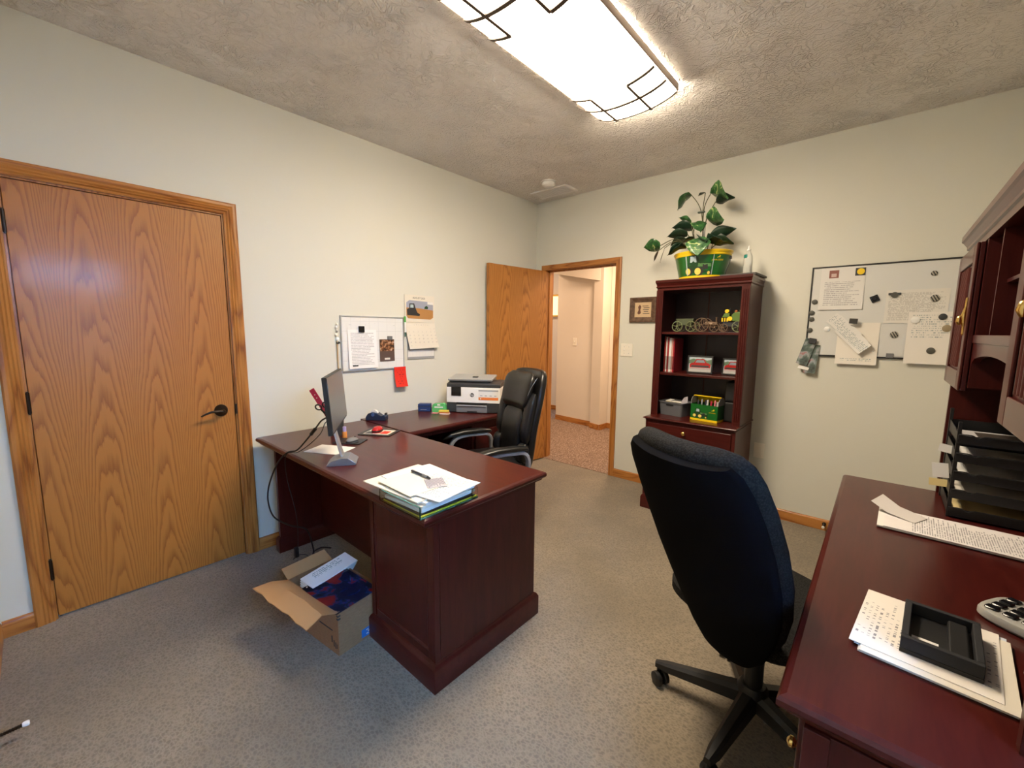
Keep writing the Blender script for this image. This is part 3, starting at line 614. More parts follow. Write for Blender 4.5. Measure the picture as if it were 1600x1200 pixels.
# small boxes beside the printer
bx = thing('staple_box', 'small dark blue box standing by the wall on the desk return', 'box', (0.105, -1.575, ZT), dr_(42))
obj('carton', MB().box(-0.050, 0.050, -0.033, 0.033, 0, 0.062), mat('blue_carton', (0.016, 0.042, 0.16), 0.45), bx, bevel=0.004)
obj('lid_edge', MB().box(-0.0505, 0.0505, -0.0335, 0.0335, 0.040, 0.043), M['dark'], bx)
obj('label_print', MB().box(-0.030, 0.020, -0.0338, -0.033, 0.016, 0.020), M['midgrey'], bx)
gp = thing('pop_up_notes', 'clear green pack of adhesive notes next to the printer', 'note pack', (0.236, -1.528, ZT), dr_(36))
b = MB(); b.prism([(-0.056, 0), (0.056, 0), (0.058, 0.03), (0.052, 0.066), (0.040, 0.078), (-0.040, 0.074), (-0.054, 0.060), (-0.058, 0.03)], -0.022, 0.022, 'y'); obj('pack', b, mat('green_pack', (0.10, 0.48, 0.16), 0.25, coat=0.5), gp, bevel=0.004)
obj('label_print', MB().box(-0.036, 0.034, -0.0232, -0.022, 0.040, 0.050), M['paper'], gp); obj('label_print', MB().box(-0.012, 0.012, -0.0232, -0.022, 0.058, 0.070), M['paper'], gp)
st = thing('sticky_notes', 'small stack of yellow, orange and pink sticky notes by the printer', 'sticky notes', (0.315, -1.545, ZT), dr_(36))
for k, (c, z0, z1, dx) in enumerate((((0.72, 0.55, 0.42), 0, 0.008, 0.004), ((0.50, 0.16, 0.05), 0.008, 0.018, 0), ((0.62, 0.50, 0.07), 0.018, 0.029, -0.002))):
    obj('note_pad', MB().box(-0.038+dx, 0.038+dx, -0.018, 0.018, z0, z1), mat('note_%d' % k, c, 0.7), st)
sheet('pink_note', 'single pink note lying flat beside the sticky notes', 'note', (0.238, -1.575, ZT+0.0005), dr_(36), 0.05, 0.035, mat('pink_note', (0.75, 0.20, 0.24), 0.7))

# ---- printer
pr_ = thing('printer', 'white and dark grey inkjet printer angled on the desk return', 'printer', (0.372, -1.237, ZT), dr_(33))
pw, pd = 0.219, 0.150      # half width; front at local -y
obj('base_unit', MB().box(-pw, pw, -pd, pd, 0.004, 0.082), M['dark'], pr_, bevel=0.006)
obj('front_shell', MB().box(-pw, pw, -pd-0.004, pd-0.02, 0.082, 0.205), M['white'], pr_, bevel=0.004)
b = MB(); b.prism([(-pd+0.004, 0.205), (pd-0.01, 0.205), (pd-0.01, 0.240), (-pd+0.08, 0.246), (-pd+0.004, 0.232)], -pw, pw, 'x'); obj('scanner_lid', b, M['dark'], pr_, bevel=0.004)
b = MB(); b.prism([(-pd+0.035, 0.252), (pd-0.03, 0.270), (pd-0.03, 0.286), (-pd+0.03, 0.268)], -pw+0.002, pw-0.075, 'x'); obj('feeder_cover', b, M['midgrey'], pr_, bevel=0.004)
obj('feeder_body', MB().box(-pw+0.01, pw-0.09, -pd+0.055, pd-0.04, 0.236, 0.262), M['dark'], pr_)
obj('feeder_slot', MB().box(-0.03, 0.01, -0.04, -0.005, 0.276, 0.2815, Matrix.Rotation(dr_(0), 4, 'X')), M['black'], pr_)
obj('output_tray', MB().box(-0.135, 0.115, -pd-0.018, -pd, 0.006, 0.066), M['grey'], pr_, bevel=0.004)
obj('output_slot', MB().box(-0.135, 0.115, -pd-0.006, -pd-0.001, 0.066, 0.084), M['black'], pr_)
obj('tray_lip', MB().box(-0.132, 0.112, -pd-0.026, -pd-0.004, 0.058, 0.066), M['midgrey'], pr_, bevel=0.002)
obj('tray_handle', MB().box(-0.045, 0.035, -pd-0.0205, -pd-0.018, 0.010, 0.020), M['black'], pr_)
obj('touch_screen', MB().box(-0.178, -0.098, -pd-0.009, -pd-0.004, 0.138, 0.210), M['gloss_black'], pr_, bevel=0.002)
lg = obj('logo_disc', MB().cyl((-0.008, -pd-0.004, 0.146), (-0.008, -pd-0.0052, 0.146), 0.0165, n=32), M['dark'], pr_)
text('hp', 0.026, M['white'], pr_, (-0.008, -pd-0.0056, 0.147), (PI/2, 0, dr_(0)))
obj('feature_sticker', MB().box(0.045, 0.205, -pd-0.0048, -pd-0.004, 0.108, 0.190), M['paper'], pr_)
obj('sticker_header', MB().box(0.045, 0.205, -pd-0.0053, -pd-0.0048, 0.178, 0.190), M['midgrey'], pr_)
obj('sticker_footer', MB().box(0.045, 0.205, -pd-0.0053, -pd-0.0048, 0.108, 0.130), mat('orange_print', (0.70, 0.19, 0.04), 0.6), pr_)
for k in range(4): obj('sticker_icon', MB().box(0.058+k*0.038, 0.076+k*0.038, -pd-0.0053, -pd-0.0048, 0.140, 0.146), M['grey_ink'], pr_)
obj('sticker_dot', MB().cyl((0.062, -pd-0.0058, 0.119), (0.062, -pd-0.0053, 0.119), 0.005, n=12), M['paper'], pr_)
tag(obj('cable', MB().tube(spline([(0.60, -0.98, 1.00), (0.58, -0.95, 1.02), (0.52, -0.93, 1.0), (0.47, -0.98, 0.93)], 6), 0.004, 8), M['black'], smooth=True), 'short black cable end curling behind the printer', 'cable') if False else None

# ---- clear tray of papers and folders on the near corner of the desk
at = thing('acrylic_tray', 'clear acrylic letter tray on the near corner of the desk', 'letter tray', (1.595, -2.685, ZT), dr_(0))
ax0, ax1, ay0, ay1 = -0.130, 0.128, -0.130, 0.150
b = MB(); b.box(ax0, ax1, ay0, ay1, 0.0005, 0.0035); b.box(ax0, ax0+0.003, ay0, ay1, 0.0035, 0.045); b.box(ax1-0.003, ax1, ay1-0.03, ay1, 0.0035, 0.045); b.box(ax0, ax1, ay0, ay0+0.003, 0.0035, 0.047)
obj('shell', b, M['acrylic'], at)
edge = mat('acrylic_edge', (0.35, 0.80, 0.68), 0.1, trans=0.5)
obj('edge_strip', MB().box(ax1-0.003, ax1, ay0, ay0+0.004, 0.0005, 0.047), edge, at); obj('edge_strip', MB().box(ax1-0.003, ax1, ay0, ay1, 0.0, 0.004), edge, at)
obj('rim', MB().tube([(ax0+0.001, ay1, 0.045), (ax0+0.001, ay0+0.02, 0.045), (ax0+0.008, ay0+0.004, 0.0465), (ax0+0.025, ay0+0.0015, 0.047), (ax1-0.002, ay0+0.0015, 0.047)], 0.0018, 6), edge, at, smooth=True)
z = ZT+0.004
def stackitem(nm, label, th, w_, h_, dx, dy, rz, m):
    global z
    o = sheet(nm, label, 'papers' if nm != 'file_folder' else 'folder', (1.588+dx, -2.675+dy, z), dr_(rz), w_, h_, m, th); z += th+0.0004; return o
stackitem('file_folder', 'yellow-green folder at the bottom of the clear tray', 0.004, 0.238, 0.27, 0.008, 0.006, 0, mat('yellow_green_folder', (0.52, 0.50, 0.03), 0.6))
stackitem('file_folder', 'black folder low in the clear tray', 0.005, 0.230, 0.262, 0.006, 0.004, 0, M['black'])
stackitem('paper_stack', 'lower white paper stack in the clear tray', 0.012, 0.222, 0.255, 0.000, 0.006, 2.2, M['paper'])
stackitem('paper_stack', 'cream paper stack above the black folder in the clear tray', 0.010, 0.228, 0.250, 0.006, 0.012, -2.4, M['cream_paper'])
stackitem('paper_stack', 'thick white paper stack near the top of the clear tray', 0.011, 0.226, 0.245, 0.004, 0.016, 1.6, M['paper'])
zz = z
def fan(label, dx, dy, rz, w_, h_, m, th=0.0025): 
    global z
    o = sheet('loose_papers', label, 'papers', (1.588+dx, -2.675+dy, z), dr_(rz), w_, h_, m, th); z += th+0.0003; return o
fan('cream sheets sticking out past the left of the clear tray', -0.075, 0.005, 3, 0.34, 0.279, M['cream_paper'], 0.004)
fan('white sheets fanned under the pen toward the back', -0.055, 0.04, -4, 0.33, 0.235, M['paper'], 0.003)
fan('printed pages lying over the right side of the clear tray', 0.030, 0.02, 8, 0.245, 0.235, print_mat('tray_print', 0.245, 0.235, dens=0.6, lines=22), 0.003)
fan('topmost cream form in the clear tray under the pen', -0.055, -0.035, -2, 0.225, 0.170, M['cream_paper'], 0.002)
fan('small grey scribbled note on top of the tray papers', 0.012, 0.025, -28, 0.10, 0.075, print_mat('scribble', 0.10, 0.075, paper=(0.42, 0.40, 0.43), ink=(0.05, 0.05, 0.09), lines=14, dens=0.8, margin=0.02, wf=40, top=0.98, bot=0.02), 0.001)
pn = thing('pen', 'black and blue pen lying on the tray papers', 'pen', (1.492, -2.640, z+0.005), dr_(-2))
obj('barrel', MB().tube([(-0.068, 0, 0), (-0.060, 0, 0), (0.052, 0, 0), (0.068, 0, 0)], [0.003, 0.0055, 0.0055, 0.002], 10), mat('pen_blue', (0.02, 0.03, 0.05), 0.3), pn, smooth=True)
obj('grip', MB().tube([(0.015, 0, 0), (0.048, 0, 0)], 0.0062, 10), M['grey'], pn, smooth=True)
obj('clip', MB().box(-0.062, -0.025, -0.001, 0.001, 0.005, 0.0075), M['chrome'], pn)

# ---- cardboard box with envelopes and folder
cb_ = thing('cardboard_box', 'open cardboard box on the carpet against the desk kneehole', 'box', (1.018, -2.802, 0), dr_(6.5))
bl, bw, bh, tk = 0.205, 0.116, 0.205, 0.004
obj('bottom', MB().box(-bl, bl, -bw, bw, 0.001, tk), M['card'], cb_)
obj('side', MB().box(-bl, bl, -bw, -bw+tk, tk, bh), M['card'], cb_); obj('side', MB().box(-bl, bl, bw-tk, bw, tk, bh), M['card'], cb_)
obj('side', MB().box(-bl, -bl+tk, -bw+tk, bw-tk, tk, bh), M['card'], cb_); obj('side', MB().box(bl-tk, bl, -bw+tk, bw-tk, tk, bh), M['card'], cb_)
# front flap folded outward, with a torn free edge and a crease
rows = []
for i in range(13):
    u = -bl + 2*bl*i/12; d = 0.155 + 0.003*math.sin(i*2.1)+0.003*math.sin(i*5.3) - 0.02*i/12
    rows.append([(u, -bw, bh), (u, -bw-d*0.5, bh+0.030+0.014*math.sin(i/12*PI)), (u, -bw-d, bh+0.038-0.035*i/12), (u, -bw-d, bh+0.034-0.035*i/12), (u, -bw-d*0.5, bh+0.026+0.014*math.sin(i/12*PI)), (u, -bw, bh-0.004)])
obj('flap', MB().loft(rows), M['cardin'], cb_, smooth=True)
b = MB(); b.loft([[(-bl, -bw, bh), (-bl, bw, bh), (-bl+0.002, bw, bh-0.004), (-bl+0.002, -bw, bh-0.004)], [(-bl-0.065, -bw+0.004, bh+0.030), (-bl-0.065, bw-0.004, bh+0.034), (-bl-0.063, bw-0.004, bh+0.030), (-bl-0.063, -bw+0.004, bh+0.026)]]); obj('flap', b, M['cardin'], cb_)
b = MB(); b.loft([[(-bl, bw, bh), (bl, bw, bh), (bl, bw+0.004, bh-0.002), (-bl, bw+0.004, bh-0.002)], [(-bl, bw+0.016, bh-0.085), (bl-0.12, bw+0.016, bh-0.085), (bl-0.12, bw+0.020, bh-0.085), (-bl, bw+0.020, bh-0.085)]]); obj('flap', b, M['cardin'], cb_)
tape = mat('blue_tape', (0.02, 0.16, 0.52), 0.4)
obj('blue_tape', MB().box(bl, bl+0.0008, -0.004, 0.052, 0.012, 0.052), tape, cb_)
for k in range(3): obj('tape_mark', MB().box(bl+0.0008, bl+0.0012, 0.020+0.009*(k % 2), 0.032+0.006*(k % 2), 0.020+0.009*k, 0.025+0.009*k), M['paper'], cb_)
for k in range(2): obj('corner_mark', MB().box(bl-0.010, bl+0.0007, -bw-0.0007, -bw+0.012, bh-0.024-0.014*k, bh-0.016-0.014*k), M['ink'], cb_)
for q in ((0.06, 0.16, 0.100, 0.106), (0.165, 0.172, 0.03, 0.06), (0.178, 0.184, 0.025, 0.055), (0.150, 0.158, 0.045, 0.075), (0.190, 0.194, 0.03, 0.05)): obj('printed_mark', MB().box(q[0], q[1], -bw-0.0007, -bw, q[2], q[3]), M['ink'], cb_)
MBX = Matrix.Translation((1.018, -2.802, 0)) @ Matrix.Rotation(dr_(6.5), 4, 'Z')
env_m = print_mat('envelope_print', 0.24, 0.105, paper=(0.80, 0.80, 0.82), lines=9, dens=0.55, margin=0.18, top=0.9, bot=0.5, wf=30)
ordn = ['lowest', 'second from the bottom', 'third from the bottom', 'fourth from the bottom', 'middle', 'fourth from the top', 'third from the top', 'second from the top']
for k in range(9):
    o = obj('envelope', MB().box(-0.121, 0.121, -0.0525, 0.0525, 0, 0.0048), env_m if k == 8 else M['paper'], loc=(0.915+0.002*k, -2.790+0.001*k, 0.150+0.0095*k), rot=(dr_(6), dr_(-3-0.4*k), dr_(118-2.6*k)))
    tag(o, 'topmost white envelope in the cardboard box, with a printed address' if k == 8 else ordn[k]+' white envelope of the fanned bundle in the cardboard box', 'envelope', 'envelopes in the cardboard box')
m = mat('navy_folder_print', (0.01, 0.02, 0.08), 0.2, coat=0.6); t = NT(m); v = t.coords()
cc = t.ramp(t.noise(v, 9, 3, 0.6, 0.8), [(0.36, (0.005, 0.007, 0.018)), (0.48, (0.008, 0.016, 0.055)), (0.53, (0.012, 0.035, 0.12)), (0.56, (0.17, 0.012, 0.010)), (0.72, (0.26, 0.022, 0.015))]); t.base(cc)
fo = thing('glossy_folder', 'glossy navy and red patterned folder on top of the cardboard box', 'folder', (1.090, -2.812, 0.209), 0, rot=(dr_(3), dr_(1.5), dr_(5)))
obj('cover', MB().box(-0.142, 0.142, -0.104, 0.108, 0, 0.004), m, fo, bevel=0.001)
for q in ((-0.142, -0.124, 0.02, 0.09), (-0.135, -0.120, -0.075, -0.045)): obj('metal_clip', MB().box(q[0], q[1], q[2], q[3], 0.004, 0.0055), M['midgrey'], fo)
for x, y in ((-0.130, 0.105), (-0.128, 0.012), (-0.130, -0.036), (-0.130, -0.086)): obj('rivet', MB().cyl((x, y, 0.004), (x, y, 0.0055), 0.004, n=10), M['paper'], fo)
f2 = thing('notebook_stack', 'grey edged notebooks under the glossy folder in the cardboard box', 'notebooks', (1.105, -2.830, 0.166), 0, rot=(dr_(3), dr_(1.5), dr_(7)))
for k in range(3): obj('notebook', MB().box(-0.100, 0.112, -0.066, 0.085, 0.012*k, 0.012*k+0.011), M['grey'] if k % 2 else M['midgrey'], f2)

# ================================================================== chairs
def se(a, b_, n=36, e=3.2):
    out = []
    for i in range(n):
        th = 2*PI*i/n; c_, s_ = math.cos(th), math.sin(th)
        out.append((a*math.copysign(abs(c_)**(2/e), c_), b_*math.copysign(abs(s_)**(2/e), s_)))
    return out
def cushion(levels, n=36, e=3.2, wrap=0.0):
    # levels: (z, half width, half depth, y centre, x centre) -> rings; wrap bends the sides forward (-y)
    return [[(xc+x, yc+y-wrap*(x/max(a, 1e-3))**2*min(1, a/0.2), z) for x, y in se(a, b_, n, e)] for z, a, b_, yc, xc in levels]
def star_base(parent, n, r, z_hub, m, cast_r=0.027, a0=0, foot='pedestal'):
    hub = MB(); hub.lathe([(0.045, z_hub-0.03), (0.052, z_hub-0.02), (0.050, z_hub+0.035), (0.040, z_hub+0.05)], n=24); obj('hub', hub, m, parent, smooth=True)
    for k in range(n):
        a = a0+2*PI*k/n; Rz = Matrix.Rotation(a, 4, 'Z')
        def sec(x, hw, h, zc): return [Rz @ Vector((x, y, zc+zz_)) for y, zz_ in ((-hw, -h), (hw, -h), (hw*0.9, h*0.5), (hw*0.45, h), (-hw*0.45, h), (-hw*0.9, h*0.5))]
        lg_ = obj('leg', MB().loft([sec(0.035, 0.032, 0.028, z_hub+0.005), sec(r*0.5, 0.026, 0.022, z_hub-0.008), sec(r*0.9, 0.020, 0.016, z_hub-0.022), sec(r+0.012, 0.012, 0.010, z_hub-0.026)]), m, parent, smooth=True)
        c = Rz @ Vector((r, 0, cast_r)); b1 = MB(); sw = a+0.9
        tx = Vector((math.cos(sw), math.sin(sw), 0))
        off = Vector((-math.sin(sw), math.cos(sw), 0))*0.012
        for s in (-1, 1): b1.tube([c+off+tx*s*0.007, c+off+tx*s*0.010, c+off+tx*s*0.024, c+off+tx*s*0.027], [cast_r*0.9, cast_r, cast_r, cast_r*0.8], 20)
        b1.cyl(c+off-tx*0.008, c+off+tx*0.008, 0.010, n=10); b1.cyl((c.x, c.y, cast_r), (c.x, c.y, z_hub-0.024), 0.007, n=10)
        obj('caster', b1, M['black'], lg_, smooth=True)

tc_ = thing('task_chair', 'black fabric task chair seen from behind beside the credenza', 'office chair', (2.635, -2.045, 0), dr_(153.5))
star_base(tc_, 5, 0.325, 0.105, M['black'], a0=dr_(189-153.5))
b = MB(); b.cyl((0, 0, 0.14), (0, 0, 0.30), 0.030, n=20); b.cyl((0, 0, 0.28), (0, 0, 0.42), 0.016, n=16); obj('gas_lift', b, M['black'], tc_, smooth=True)
obj('mechanism', MB().box(-0.10, 0.10, -0.11, 0.14, 0.395, 0.435), M['black'], tc_, bevel=0.01)
obj('seat', MB().loft(cushion([(0.432, 0.20, 0.19, -0.005, 0), (0.437, 0.23, 0.225, -0.005, 0), (0.460, 0.255, 0.248, -0.005, 0), (0.490, 0.255, 0.248, -0.005, 0), (0.510, 0.235, 0.228, -0.005, 0), (0.518, 0.18, 0.17, -0.005, 0), (0.520, 0.06, 0.06, -0.005, 0)], 44, 3.6)), M['fabric'], tc_, smooth=True)
obj('back_bracket', MB().loft([[(-0.035, y-0.010, z), (0.035, y-0.010, z), (0.035, y+0.010, z), (-0.035, y+0.010, z)] for y, z in ((0.10, 0.41), (0.16, 0.40), (0.21, 0.42), (0.24, 0.50), (0.265, 0.56))]), M['black'], tc_, bevel=0.004)
L = [(0.0, 0.05, 0.020), (0.010, 0.100, 0.028), (0.05, 0.142, 0.034), (0.12, 0.180, 0.040), (0.21, 0.212, 0.045), (0.32, 0.234, 0.048), (0.44, 0.242, 0.047), (0.55, 0.240, 0.045), (0.63, 0.230, 0.044), (0.675, 0.214, 0.041), (0.700, 0.188, 0.034), (0.713, 0.145, 0.022), (0.717, 0.06, 0.008)]
MBk = Matrix.Translation((-0.055, 0.205, 0.405)) @ Matrix.Rotation(dr_(-21), 4, 'X') @ Matrix.Diagonal((0.95, 1, 1.05, 1))
def backy(z): return 0.025*((z-0.30)/0.4)**2
for nm, k1, k2, dy, mt, LL in (('back_cushion', 1, 1, -0.022, M['fabric'], L), ('back_shell', 0.985, 0.72, 0.016, M['cloth'], [(z-0.008 if z > 0.5 else z, a, b_) for z, a, b_ in L[:-2]])):
    b = MB().loft(cushion([(z, a*k1, b_*k2, backy(z)+dy, 0) for z, a, b_ in LL], 44, 3.2, 0.030)); b.v = [tuple(MBk @ Vector(p_)) for p_ in b.v]
    obj(nm, b, mt, tc_, smooth=True)
obj('tilt_lever', MB().tube([(0.10, 0.0, 0.415), (0.19, -0.01, 0.415), (0.25, -0.01, 0.41)], [0.006, 0.006, 0.009], 8), M['black'], tc_, smooth=True)

ec_ = thing('executive_chair', 'black leather executive chair with silver arms inside the desk corner', 'office chair', (0.900, -1.660, 0), dr_(-21))
star_base(ec_, 5, 0.30, 0.105, M['silver'], a0=0.3)
b = MB(); b.cyl((0, 0, 0.14), (0, 0, 0.30), 0.028, n=20); b.cyl((0, 0, 0.28), (0, 0, 0.42), 0.016, n=16); obj('gas_lift', b, M['black'], ec_, smooth=True)
obj('mechanism', MB().box(-0.12, 0.12, -0.12, 0.14, 0.395, 0.428), M['black'], ec_, bevel=0.01)
obj('seat', MB().loft(cushion([(0.425, 0.20, 0.19, 0, 0), (0.432, 0.235, 0.235, 0, 0), (0.460, 0.252, 0.25, 0, 0), (0.510, 0.252, 0.25, 0, 0), (0.535, 0.235, 0.235, 0, 0), (0.545, 0.18, 0.18, 0, 0), (0.548, 0.06, 0.06, 0, 0)], 44, 3.4)), M['leather'], ec_, smooth=True)
def ey(z): return 0.225 + 0.02*((z-0.5)/0.2) + 0.055*max(0, (z-0.72)/0.4)**1.4
L2 = [(0.44, 0.12, 0.02), (0.455, 0.18, 0.035), (0.52, 0.215, 0.042), (0.62, 0.225, 0.044), (0.74, 0.232, 0.043), (0.86, 0.238, 0.042), (0.96, 0.235, 0.042), (1.05, 0.222, 0.042), (1.10, 0.205, 0.040), (1.128, 0.175, 0.030), (1.137, 0.13, 0.018), (1.14, 0.05, 0.006)]
obj('back_shell', MB().loft(cushion([(z, a, b_, ey(z)+0.035, 0) for z, a, b_ in L2], 44, 3.2, 0.045)), M['leather'], ec_, smooth=True)
def pad(z0, z1, a, yoff, thick, name, e=3.0, top_w=None, xc=0):
    lv_ = []
    for i in range(11):
        s_ = i/10; z = z0+(z1-z0)*s_; k = max(0.05, (1-abs(2*s_-1)**4))**0.5
        aa = (a+(top_w-a)*s_ if top_w else a)*(0.62+0.38*k); lv_.append((z, aa, thick*k, ey(z)-0.018+yoff, xc))
    return obj(name, MB().loft(cushion(lv_, 36, e, 0.03 if xc == 0 else 0.004)), M['leather'], ec_, smooth=True)
pad(0.875, 1.120, 0.178, -0.030, 0.042, 'headrest_cushion', 2.8, 0.196)
pad(0.50, 0.885, 0.115, -0.020, 0.038, 'back_cushion', 3.0, 0.140)
for s in (-1, 1):
    pad(0.66, 0.99, 0.050, -0.028, 0.034, 'side_bolster', 2.4, 0.044, s*0.182)
    pad(0.53, 0.66, 0.046, -0.036, 0.038, 'side_bolster', 2.4, 0.046, s*0.182)
    # stitched seam down the side of the headrest
    obj('stitching', MB().tube(spline([(s*0.19, ey(1.10)-0.052, 1.095), (s*0.187, ey(1.02)-0.082, 1.02), (s*0.172, ey(0.93)-0.086, 0.93), (s*0.15, ey(0.89)-0.075, 0.885)], 5), 0.0022, 6), M['grey'], ec_, smooth=True)
    # looped silver arm with a padded top
    arm = [(s*0.225, 0.155, 0.425), (s*0.275, 0.165, 0.50), (s*0.285, 0.165, 0.58), (s*0.282, 0.135, 0.626), (s*0.280, 0.06, 0.635), (s*0.280, -0.06, 0.634), (s*0.280, -0.13, 0.610), (s*0.282, -0.165, 0.55), (s*0.27, -0.17, 0.49), (s*0.225, -0.155, 0.425)]
    pts = spline(arm, 6); rg = []
    for i, p_ in enumerate(pts):
        tg = (pts[min(i+1, len(pts)-1)]-pts[max(i-1, 0)]).normalized(); nn = tg.cross(Vector((1, 0, 0))).normalized()
        rg.append([p_+Vector((0.022*a_, 0, 0))+nn*0.012*b2 for a_, b2 in ((-1, -0.6), (-0.7, -1), (0.7, -1), (1, -0.6), (1, 0.6), (0.7, 1), (-0.7, 1), (-1, 0.6))])
    ar = obj('arm', MB().loft(rg), M['silver'], ec_, smooth=True)
    lv_ = [(y, w_, h_, zc) for y, w_, h_, zc in ((0.165, 0.012, 0.006, 0.650), (0.150, 0.026, 0.014, 0.654), (0.08, 0.033, 0.018, 0.662), (-0.06, 0.035, 0.020, 0.662), (-0.16, 0.033, 0.018, 0.650), (-0.205, 0.026, 0.013, 0.633), (-0.222, 0.012, 0.006, 0.623))]
    obj('arm_pad', MB().loft([[(s*0.280+x, y, zc+z) for x, z in se(w_, h_, 20, 2.4)] for y, w_, h_, zc in lv_]), M['leather'], ar, smooth=True)
    obj('arm_bolt', MB().cyl((s*0.297, 0.165, 0.60), (s*0.305, 0.165, 0.60), 0.010, n=12), M['black'], ar, smooth=True)

# ================================================================== bookcase
bc = thing('bookcase', 'tall dark mahogany bookcase against the back wall', 'bookcase', (0, 0, 0))
BX0, BX1, BZL, BZT = 1.512, 2.165, 0.745, 1.800
obj('side_panel', MB().box(BX0, BX0+0.020, -0.385, -0.020, BZL, 1.722), M['mah_z'], bc); obj('side_panel', MB().box(BX1-0.020, BX1, -0.385, -0.020, BZL, 1.722), M['mah_z'], bc)
m = mat('bookcase_back', (0.030, 0.018, 0.022), 0.32); obj('back_panel', MB().box(BX0+0.0205, BX1-0.0205, -0.030, -0.020, BZL, 1.722), m, bc)
obj('back_seam', MB().box(1.79, 1.80, -0.033, -0.030, BZL, 1.722), M['mah_z'], bc)
b = MB(); pf = [(0.0, 1.722), (0.0, 1.738), (0.010, 1.745), (0.010, 1.752), (0.004, 1.757), (0.012, 1.775), (0.018, 1.782), (0.018, BZT)]
b.loft([[(BX0-d*0.6, -0.385-d, z), (BX1+d*0.6, -0.385-d, z), (BX1+d*0.6, -0.018, z), (BX0-d*0.6, -0.018, z)] for d, z in pf]); obj('crown', b, M['mah_x'], bc)
for x, s in ((BX0+0.027, 1), (BX1-0.027, -1)):    # fluted face stiles
    st_ = obj('stile', MB().box(x-0.026, x+0.026, -0.398, -0.3855, BZL, 1.722), M['mah_z'], bc)
    for k in (-0.013, 0.0, 0.013): obj('flute', MB().cyl((x+k, -0.398, BZL+0.03), (x+k, -0.398, 1.70), 0.0042, n=8), M['mah_z'], st_, smooth=True)
for z in (1.405, 1.087): obj('shelf', MB().box(BX0+0.0205, BX1-0.0205, -0.375, -0.0305, z-0.018, z), M['mah_x'], bc, bevel=0.002)
top_slab(BX0-0.012, BX1+0.008, -0.515, -0.020, BZL, 0.026, M['mah_x'], bc, name='ledge', sides='xXy')
obj('cabinet', MB().box(BX0+0.004, BX1-0.0005, -0.492, -0.020, 0.03, BZL-0.0265), M['mah_z'], bc, bevel=0.002)
plinth(bc, BX0+0.016, BX1-0.012, -0.495, -0.040, M['mah_x'], h=0.11, d=0.018)
dr = obj('drawer_front', MB().box(BX0+0.03, BX1-0.025, -0.503, -0.4925, 0.56, 0.70), M['mah_x'], bc, bevel=0.004)
obj('knob', MB().lathe([(0.006, 0.0), (0.006, 0.010), (0.013, 0.016), (0.014, 0.022), (0.006, 0.028)], n=16), M['brass'], dr, smooth=True, loc=((BX0+BX1)/2-0.02, -0.503, 0.655), rot=(PI/2, 0, 0))
for x0, x1, kx in ((BX0+0.03, (BX0+BX1)/2-0.003, 0.27), ((BX0+BX1)/2+0.003, BX1-0.025, 0.37)):
    dr = obj('cabinet_door', MB().box(x0, x1, -0.503, -0.4925, 0.13, 0.545), M['mah_z'], bc, bevel=0.004)
    obj('knob', MB().lathe([(0.006, 0.0), (0.006, 0.010), (0.013, 0.016), (0.014, 0.022), (0.006, 0.028)], n=16), M['brass'], dr, smooth=True, loc=(BX0+kx, -0.503, 0.46), rot=(PI/2, 0, 0))

# toy cart and tractor on the top shelf (wire wheels)
wire = mat('olive_wire', (0.20, 0.23, 0.11), 0.45, metal=0.3); rust = mat('rusty_wire', (0.17, 0.11, 0.07), 0.5, metal=0.3); tin = mat('olive_tin', (0.11, 0.13, 0.075), 0.5, metal=0.3)
def wheel(parent, c, R, m, sp=5, name='wheel'):
    b = MB(); b.torus(c, R, 0.0032, 'y', 30, 6)
    for k in range(sp):
        a = 2*PI*k/sp+0.4; b.tube([c, (c[0]+R*math.cos(a), c[1], c[2]+R*math.sin(a))], 0.0022, 5)
    b.sphere(c, 0.007, 8, 6); return obj(name, b, m, parent, smooth=True)
SZ = 1.4065
ct = thing('toy_wagon', 'small olive metal wagon with wire wheels on the top shelf', 'ornament', (1.70, -0.25, SZ))
for x in (-0.052, 0.052):
    for y in (-0.045, 0.045): wheel(ct, (x, y, 0.0415), 0.038, wire)
    obj('axle', MB().cyl((x, -0.045, 0.0415), (x, 0.045, 0.0415), 0.003, n=8), rust, ct)
b = MB(); b.loft([[(-0.05, -0.03, 0.052), (0.05, -0.03, 0.052), (0.05, 0.03, 0.052), (-0.05, 0.03, 0.052)], [(-0.068, -0.036, 0.102), (0.068, -0.036, 0.102), (0.068, 0.036, 0.102), (-0.068, 0.036, 0.102)], [(-0.064, -0.033, 0.102), (0.064, -0.033, 0.102), (0.064, 0.033, 0.102), (-0.064, 0.033, 0.102)], [(-0.047, -0.028, 0.055), (0.047, -0.028, 0.055), (0.047, 0.028, 0.055), (-0.047, 0.028, 0.055)]])
obj('bed', b, tin, ct); obj('hitch', MB().tube([(0.05, 0, 0.045), (0.085, 0, 0.03)], 0.003, 6), rust, ct)
tt = thing('toy_steam_tractor', 'rusty wire wheeled toy tractor between the wagon and the figurine', 'ornament', (1.876, -0.25, SZ))
for y in (-0.05, 0.05): wheel(tt, (-0.045, y, 0.0535), 0.050, rust, 5)
for y in (-0.035, 0.035): wheel(tt, (0.042, y, 0.0345), 0.031, rust, 5)
obj('axle', MB().cyl((-0.045, -0.05, 0.0535), (-0.045, 0.05, 0.0535), 0.003, n=8), rust, tt); obj('axle', MB().cyl((0.042, -0.035, 0.0345), (0.042, 0.035, 0.0345), 0.003, n=8), rust, tt)
obj('boiler', MB().cyl((-0.03, 0, 0.062), (0.055, 0, 0.055), 0.022, 0.020, 18), rust, tt, smooth=True); obj('chimney', MB().tube([(0.045, 0, 0.07), (0.045, 0, 0.105), (0.045, 0, 0.112)], [0.006, 0.006, 0.010], 10), rust, tt, smooth=True)
